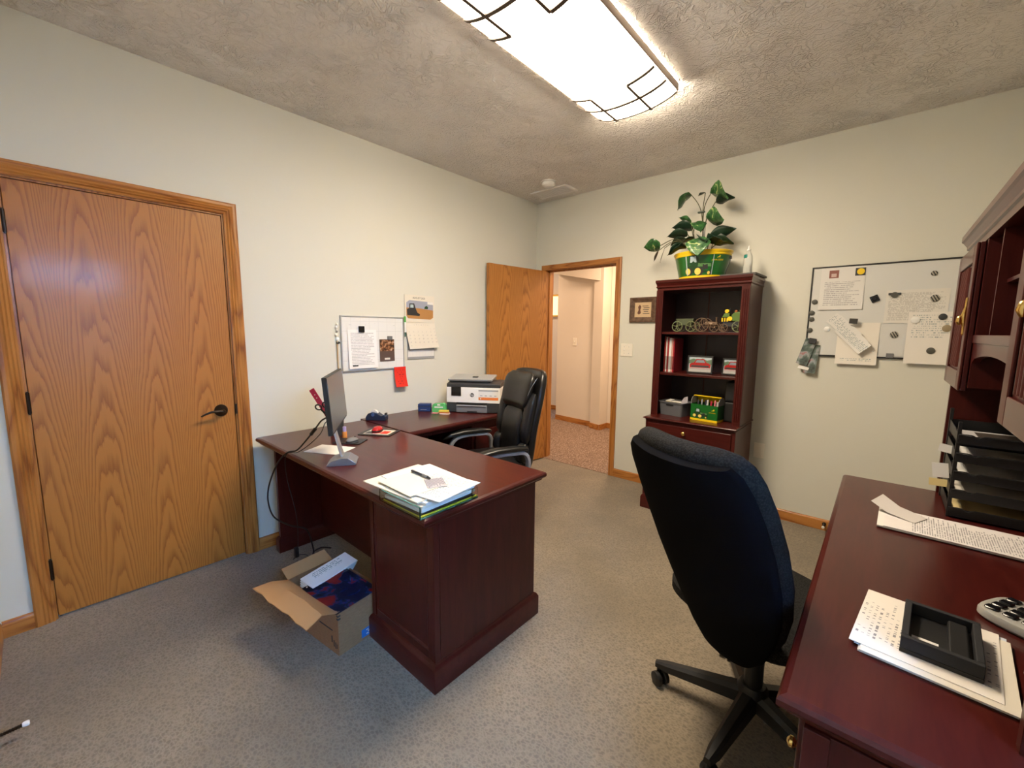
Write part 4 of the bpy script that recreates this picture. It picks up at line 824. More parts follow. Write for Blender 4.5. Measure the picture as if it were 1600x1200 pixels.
obj('seat', MB().box(-0.06, -0.03, -0.015, 0.015, 0.098, 0.104), rust, tt); obj('frame', MB().tube([(-0.045, 0, 0.0535), (-0.045, 0, 0.10)], 0.004, 6), rust, tt); obj('frame', MB().box(-0.05, 0.05, -0.008, 0.008, 0.036, 0.044), rust, tt)
tf = thing('tractor_ornament', 'green and yellow painted metal tractor on a spoked wheel stand', 'ornament', (2.035, -0.25, SZ))
lime = mat('lime_paint', (0.09, 0.16, 0.025), 0.45)
for y in (-0.04, 0.04): wheel(tf, (0.045, y, 0.0415), 0.038, wire, 6)
for y in (-0.03, 0.03): wheel(tf, (-0.055, y, 0.0315), 0.028, rust, 5)
obj('axle', MB().cyl((0.045, -0.04, 0.0415), (0.045, 0.04, 0.0415), 0.003, n=8), rust, tf); obj('axle', MB().cyl((-0.055, -0.03, 0.0315), (-0.055, 0.03, 0.0315), 0.003, n=8), rust, tf)
obj('chassis', MB().box(-0.065, 0.055, -0.014, 0.014, 0.040, 0.078), M['dark'], tf, bevel=0.003)
b = MB(); b.prism([(-0.072, 0.108), (-0.058, 0.138), (-0.022, 0.140), (-0.020, 0.108)], -0.02, 0.02, 'y'); obj('hood', b, lime, tf, bevel=0.003)
b = MB(); b.prism([(-0.004, 0.08), (0.058, 0.08), (0.062, 0.138), (0.040, 0.146), (0.006, 0.140), (-0.008, 0.12)], -0.026, 0.026, 'y'); obj('fender', b, lime, tf, bevel=0.004)
obj('headlamp', MB().cyl((-0.040, -0.022, 0.153), (-0.040, 0.0, 0.153), 0.014, n=16), M['yellow'], tf, smooth=True); obj('headlamp', MB().cyl((-0.015, -0.032, 0.098), (-0.015, 0.0, 0.098), 0.016, n=16), M['yellow'], tf, smooth=True)
for k in range(3): obj('grille_bar', MB().box(-0.072+0.017*k, -0.063+0.017*k, -0.024, -0.014, 0.078, 0.104), M['yellow'], tf)
obj('lamp', MB().sphere((0.020, -0.01, 0.150), 0.011, 12, 8), mat('amber_lamp', (0.30, 0.10, 0.03), 0.3), tf, smooth=True); obj('exhaust', MB().cyl((-0.025, 0, 0.135), (-0.025, 0, 0.175), 0.003, n=8), M['dark'], tf); obj('steering', MB().cyl((0.045, 0, 0.14), (0.040, 0, 0.16), 0.003, n=8), wire, tf)

# middle shelf: magazines and two framed car photographs
mz = 1.0885
cols = [(0.22, 0.02, 0.02), (0.65, 0.60, 0.56), (0.30, 0.03, 0.03), (0.72, 0.70, 0.68), (0.60, 0.30, 0.26), (0.34, 0.02, 0.03)]
x = 1.560
names = ['dark red', 'cream', 'crimson', 'white', 'pale red', 'maroon']
for k, c in enumerate(cols):
    w_ = (0.012, 0.010, 0.013, 0.018, 0.012, 0.010)[k]; hgt = (0.285, 0.275, 0.278, 0.270, 0.268, 0.265)[k]
    bo = thing('magazine', '%s magazine spine upright at the left of the middle shelf' % names[k], 'magazine', (x+w_/2, -0.21, mz), group='magazines on the middle shelf')
    obj('cover', MB().box(-w_/2, w_/2, -0.095, 0.095, 0, hgt), mat('mag_%d' % k, c, 0.35), bo, bevel=0.001)
    obj('spine_band', MB().box(-w_/2-0.0003, w_/2+0.0003, -0.0957, -0.094, 0.02, 0.125), mat('magband_%d' % k, tuple(q*0.45 for q in c), 0.35), bo)
    x += w_+0.0012
def photo_frame(label, loc, rotz, w_, h_, tilt):
    f = thing('car_picture', label, 'photo frame', loc, 0, rot=(dr_(-tilt), 0, rotz))
    bb = 0.010
    for q in ((-w_/2, w_/2, h_-bb, h_), (-w_/2, w_/2, 0, bb), (-w_/2, -w_/2+bb, bb, h_-bb), (w_/2-bb, w_/2, bb, h_-bb)): obj('rail', MB().box(q[0], q[1], -0.012, 0, q[2], q[3]), M['black'], f, bevel=0.001)
    m = mat('car_photo_sky', (0.42, 0.50, 0.55), 0.25); obj('photograph', MB().box(-w_/2+bb, w_/2-bb, -0.006, -0.002, bb, h_-bb), m, f)
    pw_, ph = w_-2*bb, h_-2*bb
    def flat(nm, pts, mt, lift): obj(nm, MB().prism([(-pw_/2+u*pw_, bb+v*ph) for u, v in pts], -0.006-lift, -0.006, 'y'), mt, f)
    flat('printed_trees', [(0.0, 0.55), (1.0, 0.50), (1.0, 0.86), (0.8, 0.78), (0.6, 0.90), (0.4, 0.80), (0.2, 0.88), (0.0, 0.78)], mat('print_trees', (0.10, 0.16, 0.10), 0.3), 0.0004)
    flat('printed_road', [(0.0, 0.0), (1, 0), (1, 0.26), (0, 0.24)], mat('print_road', (0.40, 0.40, 0.40), 0.3), 0.0005)
    flat('printed_car', [(0.05, 0.20), (0.95, 0.20), (0.97, 0.50), (0.86, 0.60), (0.78, 0.62), (0.68, 0.86), (0.32, 0.86), (0.22, 0.62), (0.14, 0.60), (0.03, 0.50)], mat('print_red', (0.34, 0.018, 0.018), 0.25), 0.0008)
    flat('printed_windscreen', [(0.28, 0.62), (0.72, 0.62), (0.65, 0.80), (0.35, 0.80)], mat('print_glass', (0.20, 0.24, 0.28), 0.25), 0.0011)
    flat('printed_grille', [(0.10, 0.32), (0.90, 0.32), (0.88, 0.44), (0.12, 0.44)], M['tire'], 0.0011)
    flat('printed_bumper', [(0.06, 0.22), (0.94, 0.22), (0.94, 0.28), (0.06, 0.28)], mat('print_chrome', (0.45, 0.45, 0.46), 0.25), 0.0012)
    obj('easel_back', MB().box(-0.025, 0.025, 0.0, 0.004, 0.01, h_*0.8), M['black'], f)
photo_frame('framed photo of a red car, left of the two on the middle shelf', (1.830, -0.270, mz+0.002), dr_(5), 0.182, 0.135, 6)
photo_frame('framed photo of a red car leaning at the right of the middle shelf', (2.058, -0.255, mz+0.002), dr_(-8), 0.150, 0.125, 6)
# bottom compartment: bin, tin caddy, two black speakers
gz = BZL+0.001
gb = thing('storage_bin', 'grey plastic bin with loose papers in the bottom compartment', 'bin', (1.665, -0.275, gz), dr_(-12))
bg = mat('bin_grey', (0.115, 0.118, 0.130), 0.4)
def tub(x, y, z): return [(px_, py_, z) for px_, py_ in se(x, y, 32, 8)]
b = MB(); b.loft([tub(0.095, 0.075, 0.0), tub(0.105, 0.086, 0.100), tub(0.110, 0.091, 0.100), tub(0.110, 0.091, 0.108), tub(0.103, 0.084, 0.108), tub(0.092, 0.072, 0.006)]); obj('tub', b, bg, gb, smooth=True)
obj('handle_slot', MB().box(-0.030, 0.032, -0.0885, -0.082, 0.080, 0.092), M['black'], gb, bevel=0.003)
for k, (q, c) in enumerate((((-0.06, 0.05, -0.04, 0.03, 0.098), (0.62, 0.52, 0.16)), ((-0.02, 0.07, -0.05, 0.02, 0.106), (0.70, 0.66, 0.58)), ((-0.075, -0.035, -0.03, 0.04, 0.107), (0.66, 0.64, 0.60)))):
    obj('paper_scrap', MB().box(q[0], q[1], q[2], q[3], 0, 0.002, Matrix.Translation((0, 0, q[4])) @ Matrix.Rotation(dr_(6*k-6), 4, 'X')), mat('scrap_%d' % k, c, 0.7), gb)
b = MB(); b.loft([[(0.06, -0.03, 0.07), (0.10, 0.00, 0.07), (0.10, 0.005, 0.07), (0.06, -0.025, 0.07)], [(0.065, -0.03, 0.115), (0.10, 0.0, 0.12), (0.10, 0.005, 0.12), (0.065, -0.025, 0.115)], [(0.082, -0.02, 0.150), (0.098, 0.0, 0.158), (0.098, 0.005, 0.158), (0.084, -0.015, 0.150)]]); obj('tissue', b, mat('tissue', (0.52, 0.48, 0.52), 0.9), gb, smooth=True)

# decals: a little flat tractor print, drawn in (u, v) with width ~1, mapped by fn(u, v, lift)
def poly_on(name, pts, fn, m, parent, lift):
    # thin printed patch following a surface; pts ccw outline, fan from centroid
    cx = sum(p_[0] for p_ in pts)/len(pts); cy = sum(p_[1] for p_ in pts)/len(pts)
    dense = []
    for i, p_ in enumerate(pts):
        q = pts[(i+1) % len(pts)]; k = max(1, int(math.hypot(q[0]-p_[0], q[1]-p_[1])/0.12))
        for j in range(k): dense.append((p_[0]+(q[0]-p_[0])*j/k, p_[1]+(q[1]-p_[1])*j/k))
    n = len(dense); V = [fn(cx, cy, lift)]; 
    for s_ in (0.5, 1.0): V += [fn(cx+(u-cx)*s_, cy+(v_-cy)*s_, lift) for u, v_ in dense]
    F = [(0, 1+i, 1+(i+1) % n) for i in range(n)] + [(1+i, 1+n+i, 1+n+(i+1) % n, 1+(i+1) % n) for i in range(n)]
    return obj(name, MB().add(V, F), m, parent, smooth=True)
def circ(cx, cy, rx, ry=None, n=18): return [(cx+rx*math.cos(2*PI*i/n), cy+(ry or rx)*math.sin(2*PI*i/n)) for i in range(n)]
dgreen = mat('print_dark_green', (0.012, 0.05, 0.016), 0.35); lgreen = mat('print_light_green', (0.10, 0.24, 0.08), 0.35)
pyel = mat('print_pale_yellow', (0.72, 0.58, 0.12), 0.4); sheen_ = mat('print_pale_blue', (0.40, 0.50, 0.52), 0.35)
def tractor_print(parent, fn):
    poly_on('printed_tractor', [(0.10, 0.18), (0.98, 0.18), (1.0, 0.42), (0.95, 0.62), (0.55, 0.66), (0.50, 0.98), (0.22, 1.0), (0.16, 0.62), (0.08, 0.5)], fn, dgreen, parent, 0.0006)
    poly_on('printed_hood', [(0.50, 0.46), (0.95, 0.44), (0.93, 0.58), (0.52, 0.62)], fn, lgreen, parent, 0.0010)
    poly_on('printed_grille', [(0.66, 0.34), (0.84, 0.34), (0.82, 0.56), (0.66, 0.56)], fn, M['tire'], parent, 0.0012)
    poly_on('printed_cab', [(0.24, 0.66), (0.46, 0.66), (0.44, 0.94), (0.26, 0.94)], fn, sheen_, parent, 0.0010)
    for cx, cy, r in ((0.14, 0.26, 0.155), (0.50, 0.24, 0.165), (0.88, 0.16, 0.075)):
        poly_on('printed_tyre', circ(cx+0.035, cy, r*0.95, r*1.22), fn, M['tire'], parent, 0.0014)
        poly_on('printed_wheel', circ(cx, cy, r*0.66, r*0.98), fn, pyel, parent, 0.0018)
def leaping_deer(parent, fn):   # small leaping-deer emblem over the maker's name
    poly_on('emblem', [(0.0, 0.30), (0.16, 0.46), (0.50, 0.52), (0.66, 0.72), (0.60, 0.95), (0.70, 0.88), (0.80, 0.98), (0.80, 0.80), (1.0, 0.66), (0.84, 0.60), (0.76, 0.38), (0.98, 0.24), (0.70, 0.26), (0.40, 0.32), (0.22, 0.28), (0.10, 0.08), (0.08, 0.26)], fn, M['yellow'], parent, 0.001)

# tin caddy in the bottom compartment
tn = thing('tin_caddy', 'green and yellow tractor print tin caddy full of pens', 'tin', (1.925, -0.335, gz), dr_(-7))
tw, td_, th_ = 0.100, 0.060, 0.140
b = MB(); b.box(-tw, tw, -td_, -td_+0.002, 0.0, th_*0.88); b.box(-tw, tw, td_-0.002, td_, 0.0, th_*0.88); b.box(-tw, -tw+0.002, -td_, td_, 0.0, th_*0.88); b.box(tw-0.002, tw, -td_, td_, 0.0, th_*0.88); b.box(-tw, tw, -td_, td_, 0.0, 0.003)
obj('box', b, M['green'], tn)
b = MB(); b.box(-tw-0.0008, tw+0.0008, -td_-0.0008, td_+0.0008, 0.0, 0.016); obj('base_band', b, M['yellow'], tn)
for s in (-1, 1): obj('end_arch', MB().prism([(-td_, th_*0.88), (td_, th_*0.88), (td_*0.95, th_*1.08), (td_*0.6, th_*1.24), (0.0, th_*1.30), (-td_*0.6, th_*1.24), (-td_*0.95, th_*1.08)], s*tw-0.001, s*tw+0.001, 'x'), M['midgrey'], tn)
b = MB(); b.loft([[(-tw, y, z), (tw, y, z), (tw, y, z+0.003), (-tw, y, z+0.003)] for y, z in ((td_, th_*0.9), (td_*0.95, th_*1.08), (td_*0.6, th_*1.24), (0.0, th_*1.30), (-td_*0.35, th_*1.285))]); obj('roll_lid', b, M['yellow'], tn, smooth=True)
tractor_print(tn, lambda u, v, l: (-0.085+u*0.115, -td_-l, 0.018+v*0.075))
leaping_deer(tn, lambda u, v, l: (0.055+u*0.024, -td_-l, 0.080+v*0.020)); text('JOHN DEERE', 0.0085, M['yellow'], tn, (0.062, -td_-0.0006, 0.070), (PI/2, 0, 0))
for k, (xx, c) in enumerate(((-0.07, (0.05, 0.05, 0.06)), (-0.045, (0.3, 0.32, 0.36)), (-0.02, (0.04, 0.04, 0.05)), (0.0, (0.6, 0.6, 0.62)), (0.025, (0.45, 0.03, 0.06)), (0.05, (0.65, 0.2, 0.25)), (0.072, (0.5, 0.45, 0.4)))):
    o = obj('marker', MB().cyl((xx, -0.02+0.006*(k % 3), 0.004), (xx+0.006, -0.015+0.006*(k % 3), 0.150+0.006*(k % 2)), 0.0065, n=10), mat('marker_%d' % k, c, 0.4), smooth=True)
    o.matrix_world = Matrix.Translation((1.925, -0.335, gz)) @ Matrix.Rotation(dr_(-7), 4, 'Z')
    tag(o, ('black', 'steel grey', 'dark', 'white', 'crimson', 'pink', 'tan')[k]+' marker standing in the tractor print tin', 'marker', 'markers in the tin')
spm = mat('speaker_black', (0.010, 0.010, 0.011), 0.6)
for k, (z, dx) in enumerate(((gz, 0.0), (gz+0.151, 0.006))):
    sp = thing('speaker_box', 'lower of two black boxes stacked at the right of the bottom compartment' if k == 0 else 'upper of two black boxes stacked at the right of the bottom compartment', 'box', (2.082+dx*0.3, -0.20, z), dr_(0), group='black boxes in the bookcase')
    obj('body', MB().box(-0.055, 0.055, -0.10, 0.10, 0, 0.148), spm, sp, bevel=0.010)
    obj('grille', MB().box(-0.044, 0.044, -0.1025, -0.10, 0.012, 0.136), M['black'], sp, bevel=0.001)

# ---- on top of the bookcase: dark board, bucket with plant, bottle
tag(obj('dark_board', MB().box(-0.116, 0.116, -0.150, 0.150, 0, 0.014), mat('slate_board', (0.06, 0.056, 0.055), 0.6), loc=(2.072, -0.205, BZT+0.0005), rot=(0, 0, dr_(-2)), bevel=0.002), 'flat dark grey board lying on top of the bookcase under the bottle', 'board')
bk = thing('metal_bucket', 'oval green metal bucket with yellow rim and tractor print on the bookcase', 'planter', (1.785, -0.225, BZT+0.0005))
BR = [(0.150, 0.0), (0.166, 0.10), (0.182, 0.190)]
def brad(z): return 0.160+(0.205-0.160)*z/0.195
EY = 0.82
b = MB(); b.lathe([(brad(0), 0.0), (brad(0.022), 0.022), (brad(0.165), 0.165), (brad(0.165)-0.003, 0.165), (brad(0.0)-0.003, 0.004)], n=56, sy=EY); obj('body', b, M['green'], bk, smooth=True)
b = MB(); b.lathe([(brad(0)+0.001, 0.0), (brad(0.020)+0.0012, 0.020), (brad(0.020), 0.021)], n=56, sy=EY); obj('base_band', b, M['yellow'], bk, smooth=True)
b = MB(); b.lathe([(brad(0.165), 0.163), (brad(0.165)+0.004, 0.168), (brad(0.17)+0.002, 0.176), (brad(0.18)+0.006, 0.184), (brad(0.195)+0.006, 0.195), (brad(0.195)+0.002, 0.199), (brad(0.195)-0.003, 0.195), (brad(0.165)-0.003, 0.166)], n=56, sy=EY); obj('rim', b, M['yellow'], bk, smooth=True)
obj('soil', MB().lathe([(0.0, 0.150), (brad(0.15)-0.004, 0.150), (brad(0.16)-0.004, 0.160), (0.0, 0.168)], n=40, sy=EY), M['soil'], bk, smooth=True)
def onb(a0, a1, z0, z1):
    def f(u, v, l):
        a = a0+(a1-a0)*u; z = z0+(z1-z0)*v; r = brad(z)+l+0.0006; return (r*math.cos(a), r*EY*math.sin(a), z)
    return f
# camera looks from +x -y: the print faces about -68 degrees
tractor_print(bk, onb(dr_(-118), dr_(-52), 0.012, 0.165))
leaping_deer(bk, onb(dr_(-45), dr_(-37), 0.135, 0.158))
lt = text('JOHN DEERE', 0.016, M['yellow'], bk, (0, 0, 0)); ff = onb(0, 1, 0, 1)
for v_ in lt.data.vertices:
    a = dr_(-42)+v_.co.x/0.19; z = 0.124+v_.co.y; r = brad(z)+0.001+v_.co.z; v_.co = (r*math.cos(a), r*EY*math.sin(a), z)
for a0, a1, nm in ((-112, -109.5, 'x'), (-53.5, -52, 'x')): poly_on('printed_stripe', [(0, 0), (1, 0), (1, 1), (0, 1)], onb(dr_(a0), dr_(a1), 0.024, 0.162), sheen_, bk, 0.0022)
hp_ = obj('handle', MB().tube(spline([(brad(0.15)*0.995+0.004, 0, 0.150), (brad(0.10)+0.010, -0.012, 0.10), (brad(0.05)+0.006, -0.02, 0.055), (brad(0.03)+0.004, -0.01, 0.03)], 6), 0.0022, 6), M['dark'], bk, smooth=True)
obj('handle_lug', MB().box(brad(0.15)-0.002, brad(0.15)+0.008, -0.012, 0.012, 0.138, 0.158), M['dark'], bk, bevel=0.002)
# plant: each leaf a mesh of its own on its own stalk
m = mat('variegated_leaf', (0.03, 0.10, 0.03), 0.35, coat=0.15); t = NT(m)
vv = t.coords((1, 0.6, 1)); pat = t.noise(vv, 30, 3, 0.6, 1.0)
t.base(t.ramp(pat, [(0.40, (0.014, 0.060, 0.020)), (0.54, (0.035, 0.125, 0.032)), (0.62, (0.055, 0.17, 0.045)), (0.66, (0.42, 0.48, 0.20))])); M['leaf'] = m
M['leaf_dark'] = mat('dark_leaf', (0.012, 0.034, 0.018), 0.4); M['leaf_dry'] = mat('dry_leaf', (0.055, 0.045, 0.030), 0.7)
LEAF = [(0.0, 0.0), (0.10, 0.20), (0.22, 0.36), (0.38, 0.44), (0.55, 0.40), (0.72, 0.29), (0.87, 0.14), (1.0, 0.01)]
def leaf_mesh(L_, W_, droop, cup, wavy):
    V, F = [], []
    for i, (s_, w_) in enumerate(LEAF):
        for j in range(5):
            q = j/2-1; y = q*w_*W_; x = s_*L_
            if i == 0: x -= abs(q)*0.0; y = q*0.06*W_
            elif i <= 2: x -= abs(q)*0.10*L_*(2.2-i)/1.2*0.6
            z = -droop*s_*s_*L_ + cup*abs(q)*w_*W_ + wavy*math.sin(s_*9+q*2)*W_*abs(q)
            V.append((x, y, z))
    for i in range(len(LEAF)-1):
        for j in range(4): F.append((i*5+j, i*5+j+1, (i+1)*5+j+1, (i+1)*5+j))
    return MB().add(V, F)
pl_ = thing('potted_plant', 'trailing variegated pothos plant growing in the green bucket', 'plant', (1.785, -0.225, BZT+0.160))
def plant_leaf(root, tip, L_, W_, heading, pitch, roll, mt='leaf', droop=0.3, mid=None, cup=0.25):
    # stalk from root to tip (local), leaf attached at tip
    root, tip = Vector(root), Vector(tip); md = Vector(mid) if mid else (root+tip)/2+Vector((0, 0, 0.02))
    st_ = obj('stalk', MB().tube(spline([root, md, tip], 6), 0.0028, 6), M['stem'], pl_, smooth=True)
    o = obj('leaf', leaf_mesh(L_, W_, droop, cup, 0.05), M[mt], st_, smooth=True)
    o.location = tip; o.rotation_euler = (dr_(roll), dr_(-pitch), dr_(heading))
    sf = o.modifiers.new('thick', 'SOLIDIFY'); sf.thickness = 0.0012
D = 0.065
R0 = (0.0, 0.0, 0.005)
P = lambda x, y, z: (x-D, y, z)
plant_leaf(R0, P(-0.045, -0.02, 0.485), 0.135, 0.15, 195, -35, 15, mid=P(0.035, 0, 0.34))
plant_leaf((0.01, 0, 0.005), P(0.10, -0.02, 0.462), 0.155, 0.20, -10, -14, -35, mid=P(0.05, 0, 0.34), cup=0.4)
plant_leaf((0.012, 0.01, 0.005), P(0.135, -0.01, 0.40), 0.12, 0.13, 20, 20, -30, 'leaf_dark', mid=P(0.07, 0.0, 0.26))
plant_leaf((0.005, -0.01, 0.005), P(0.055, 0.0, 0.480), 0.06, 0.05, 160, 10, 0, 'leaf_dark', mid=P(0.045, 0, 0.33))
plant_leaf((0.02, -0.02, 0.005), P(0.088, -0.04, 0.285), 0.155, 0.17, -12, -8, -48, mid=P(0.06, -0.02, 0.16), cup=0.3)
plant_leaf((0.02, 0.03, 0.005), P(0.105, 0.02, 0.165), 0.175, 0.11, 10, 17, -60, 'leaf_dark', mid=P(0.07, 0.02, 0.10))
plant_leaf((0.0, -0.03, 0.005), P(0.020, -0.06, 0.265), 0.10, 0.14, -40, -40, 10, mid=P(0.0, -0.03, 0.16))
plant_leaf((-0.01, -0.02, 0.005), P(-0.010, -0.03, 0.230), 0.15, 0.13, 178, 20, 40, 'leaf_dark', mid=P(0.01, -0.02, 0.12))
plant_leaf((-0.012, -0.03, 0.005), P(-0.020, -0.05, 0.265), 0.105, 0.085, 165, 42, 45, mid=P(0.0, -0.03, 0.15))
plant_leaf((-0.02, -0.03, 0.005), P(-0.040, -0.05, 0.185), 0.145, 0.12, 182, 12, 35, 'leaf_dark', mid=P(0.0, -0.03, 0.11))
plant_leaf((-0.02, -0.01, 0.005), P(-0.245, -0.06, 0.125), 0.130, 0.14, 186, 2, 50, mid=P(-0.11, -0.05, 0.155), droop=0.1)
plant_leaf((0.0, -0.06, 0.005), (0.020, -0.172, 0.125), 0.150, 0.19, -75, -66, 5, mid=(0.01, -0.13, 0.115), droop=0.05)
plant_leaf((0.04, -0.05, 0.005), P(0.135, -0.10, 0.09), 0.13, 0.15, -30, 15, -30, 'leaf_dark'); plant_leaf((0.05, 0.02, 0.005), P(0.12, 0.03, 0.12), 0.14, 0.14, 20, 5, -30, 'leaf_dark')
plant_leaf((-0.04, -0.05, 0.005), P(-0.05, -0.10, 0.10), 0.13, 0.12, 205, -20, 30, 'leaf_dark'); plant_leaf((-0.05, 0.0, 0.005), P(-0.06, 0.0, 0.15), 0.13, 0.14, 170, 5, 20, 'leaf_dark')
plant_leaf((0.0, -0.05, 0.005), P(0.02, -0.10, 0.13), 0.12, 0.13, 230, -5, 10, 'leaf_dark'); plant_leaf((0.02, -0.06, 0.005), P(0.09, -0.11, 0.13), 0.12, 0.13, -60, -5, -10, 'leaf_dark')
plant_leaf((-0.03, -0.06, 0.005), P(-0.02, -0.12, 0.075), 0.12, 0.12, 200, -5, 10, 'leaf_dark'); plant_leaf((0.05, -0.04, 0.005), P(0.17, -0.07, 0.075), 0.09, 0.08, -20, 25, 0)
plant_leaf((-0.03, -0.02, 0.005), P(-0.205, -0.07, 0.100), 0.115, 0.025, 200, -75, 0, 'leaf_dry', mid=P(-0.10, -0.05, 0.14), droop=0.0)
plant_leaf((-0.03, -0.02, 0.005), P(-0.262, -0.06, 0.085), 0.085, 0.030, 190, -70, 30, 'leaf_dry', mid=P(-0.12, -0.05, 0.145), droop=0.0)
obj('support_clip', MB().box(P(0.010, 0, 0)[0], P(0.060, 0, 0)[0], -0.012, 0.012, 0.338, 0.350), M['leaf_dark'], pl_, bevel=0.003)
bt = thing('water_bottle', 'clear plastic bottle with a teal label on top of the bookcase', 'bottle', (2.093, -0.205, BZT+0.016))
obj('body', MB().lathe([(0.0, 0.0), (0.026, 0.0), (0.029, 0.006), (0.029, 0.05), (0.027, 0.06), (0.029, 0.07), (0.029, 0.115), (0.027, 0.13), (0.018, 0.150), (0.0115, 0.162), (0.0115, 0.172)], n=28), M['plastic_clear'], bt, smooth=True)
obj('cap', MB().lathe([(0.013, 0.170), (0.013, 0.182), (0.006, 0.184), (0.006, 0.198), (0.003, 0.206)], n=20), M['white'], bt, smooth=True)
obj('label', MB().loft([[((0.0296)*math.cos(a), 0.0296*math.sin(a), z) for a in [dr_(-150+6*i) for i in range(11)]] for z in (0.118, 0.142)], cap=False, closed=False), mat('teal_label', (0.01, 0.20, 0.17), 0.4), bt, smooth=True)
obj('label', MB().loft([[((0.0294)*math.cos(a), 0.0294*math.sin(a), z) for a in [dr_(-150+4*i) for i in range(11)]] for z in (0.075, 0.108)], cap=False, closed=False), mat('bottle_wrap', (0.55, 0.53, 0.48), 0.5), bt, smooth=True)

# ================================================================== back wall: framed print, magnet board
fr = thing('framed_print', 'small rustic brown framed print between the doorway and bookcase', 'picture frame', (1.229, 0, 1.600))
rus = mat('rustic_frame', (0.10, 0.058, 0.035), 0.7); rt_ = NT(rus); rt_.base(rt_.ramp(rt_.noise(rt_.coords((1, 1, 1)), 40, 4), [(0.3, (0.06, 0.033, 0.020)), (0.7, (0.15, 0.088, 0.055))]))
fw, fh, fb = 0.122, 0.110, 0.045
b = MB(); rr = [(0.0, 0.0), (0.0, -0.020), (0.012, -0.022), (0.034, -0.012), (fb, -0.010), (fb, 0.0)]
b.loft([[(sx*(fw-d), y, sz*(fh-d)) for d, y in rr] for sx, sz in ((-1, -1), (1, -1), (1, 1), (-1, 1), (-1, -1))], cap=False); obj('moulding', b, rus, fr)
obj('print', MB().box(-fw+fb-0.002, fw-fb+0.002, -0.008, -0.003, -fh+fb-0.002, fh-fb+0.002), mat('tan_print', (0.55, 0.40, 0.24), 0.7), fr)
for k, q in enumerate(((-0.005, 0.050, 0.030, 0.036), (0.005, 0.060, 0.014, 0.020), (0.0, 0.055, -0.002, 0.004), (0.008, 0.05, -0.018, -0.012), (0.0, 0.062, -0.036, -0.030))): obj('print_line', MB().box(q[0], q[1], -0.0085, -0.008, q[2], q[3]), M['ink'] if k else rus, fr)
obj('print_figure', MB().prism([(-0.052, -0.03), (-0.036, -0.042), (-0.018, -0.030), (-0.024, 0.0), (-0.016, 0.028), (-0.030, 0.046), (-0.046, 0.026), (-0.040, 0.0)], -0.0086, -0.008, 'y'), mat('print_fig', (0.12, 0.05, 0.03), 0.7), fr)

mb_ = thing('magnet_board', 'large white magnetic board with thin black frame on the back wall', 'whiteboard', (2.915, 0, 1.552))
bw2, bh2 = 0.457, 0.305
obj('panel', MB().box(-bw2+0.006, bw2-0.006, -0.012, -0.002, -bh2+0.006, bh2-0.006), mat('board_white', (0.62, 0.625, 0.60), 0.32), mb_)
for q in ((-bw2, bw2, bh2-0.010, bh2), (-bw2, bw2, -bh2, -bh2+0.010), (-bw2, -bw2+0.010, -bh2+0.010, bh2-0.010), (bw2-0.010, bw2, -bh2+0.010, bh2-0.010)): obj('frame_rail', MB().box(q[0], q[1], -0.016, 0, q[2], q[3]), M['black'], mb_, bevel=0.001)
def wsheet(name, label, cat, x0, x1, z0, z1, y, m, curl=0.004, rz=0.0, axis='back', group=None, n=10, side=0.0):
    # paper pinned on a wall; lower edge lifts off by curl. origin at its centre so prints can use object coords (x, z)
    w_, h_ = (x1-x0), (z1-z0); rows = []
    for i in range(n+1):
        s_ = i/n; z = -h_/2+h_*s_; d = curl*(1-s_)**2
        rows.append([(-w_/2, -d-0.0006, z), (w_/2, -d-side*0.01-0.0006, z), (w_/2, -d-side*0.01, z), (-w_/2, -d, z)])
    o = obj(name, MB().loft(rows), m, smooth=True)
    o.location = ((x0+x1)/2, y, (z0+z1)/2) if axis == 'back' else (y, (x0+x1)/2, (z0+z1)/2)
    o.rotation_euler = (0, rz, 0) if axis == 'back' else (rz if axis == 'back' else 0, 0, PI/2)
    if axis == 'left' and rz: o.rotation_euler = Matrix.Rotation(PI/2, 4, 'Z').to_3x3().to_4x4().to_euler(); o.rotation_euler = (Matrix.Rotation(PI/2, 4, 'Z') @ Matrix.Rotation(rz, 4, 'Y')).to_euler()
    return tag(o, label, cat, group)
pm = lambda nm, w_, h_, **k: print_mat(nm, w_, h_, u='x', v='z', **k)
oA = wsheet('pinned_notice', 'white notice with two small pictures at the left of the magnet board', 'paper', 2.512, 2.748, 1.565, 1.848, -0.0135, pm('notice_print', 0.236, 0.283, lines=22, dens=0.6, top=0.66, bot=0.10, ink=(0.30, 0.29, 0.31)), 0.006)
obj('notice_picture', MB().box(-0.074, -0.022, -0.0016, -0.0006, 0.070, 0.122), mat('cocoa_picture', (0.24, 0.09, 0.07), 0.5), oA); obj('notice_picture', MB().box(-0.062, -0.034, -0.0020, -0.0016, 0.078, 0.100), mat('cocoa_light', (0.55, 0.40, 0.36), 0.5), oA)
obj('notice_picture', MB().box(0.064, 0.117, -0.0016, -0.0006, 0.078, 0.128), M['dark'], oA); obj('notice_picture', MB().cyl((0.092, -0.0022, 0.104), (0.092, -0.0016, 0.104), 0.020, n=20), M['yellow'], oA)
wsheet('pinned_form', 'wide printed form sheet at the upper right of the magnet board', 'paper', 2.862, 3.148, 1.472, 1.680, -0.0135, pm('form_print', 0.286, 0.208, paper=(0.68, 0.66, 0.61), ink=(0.34, 0.33, 0.31), lines=34, dens=0.55, margin=0.05, wf=46), 0.002)
wsheet('pinned_form', 'tall folded form hanging below the board edge beside the hutch', 'paper', 2.978, 3.190, 1.222, 1.540, -0.0185, pm('form2_print', 0.212, 0.318, paper=(0.74, 0.71, 0.66), lines=24, dens=0.45, margin=0.1, top=0.95, bot=0.50), 0.012)
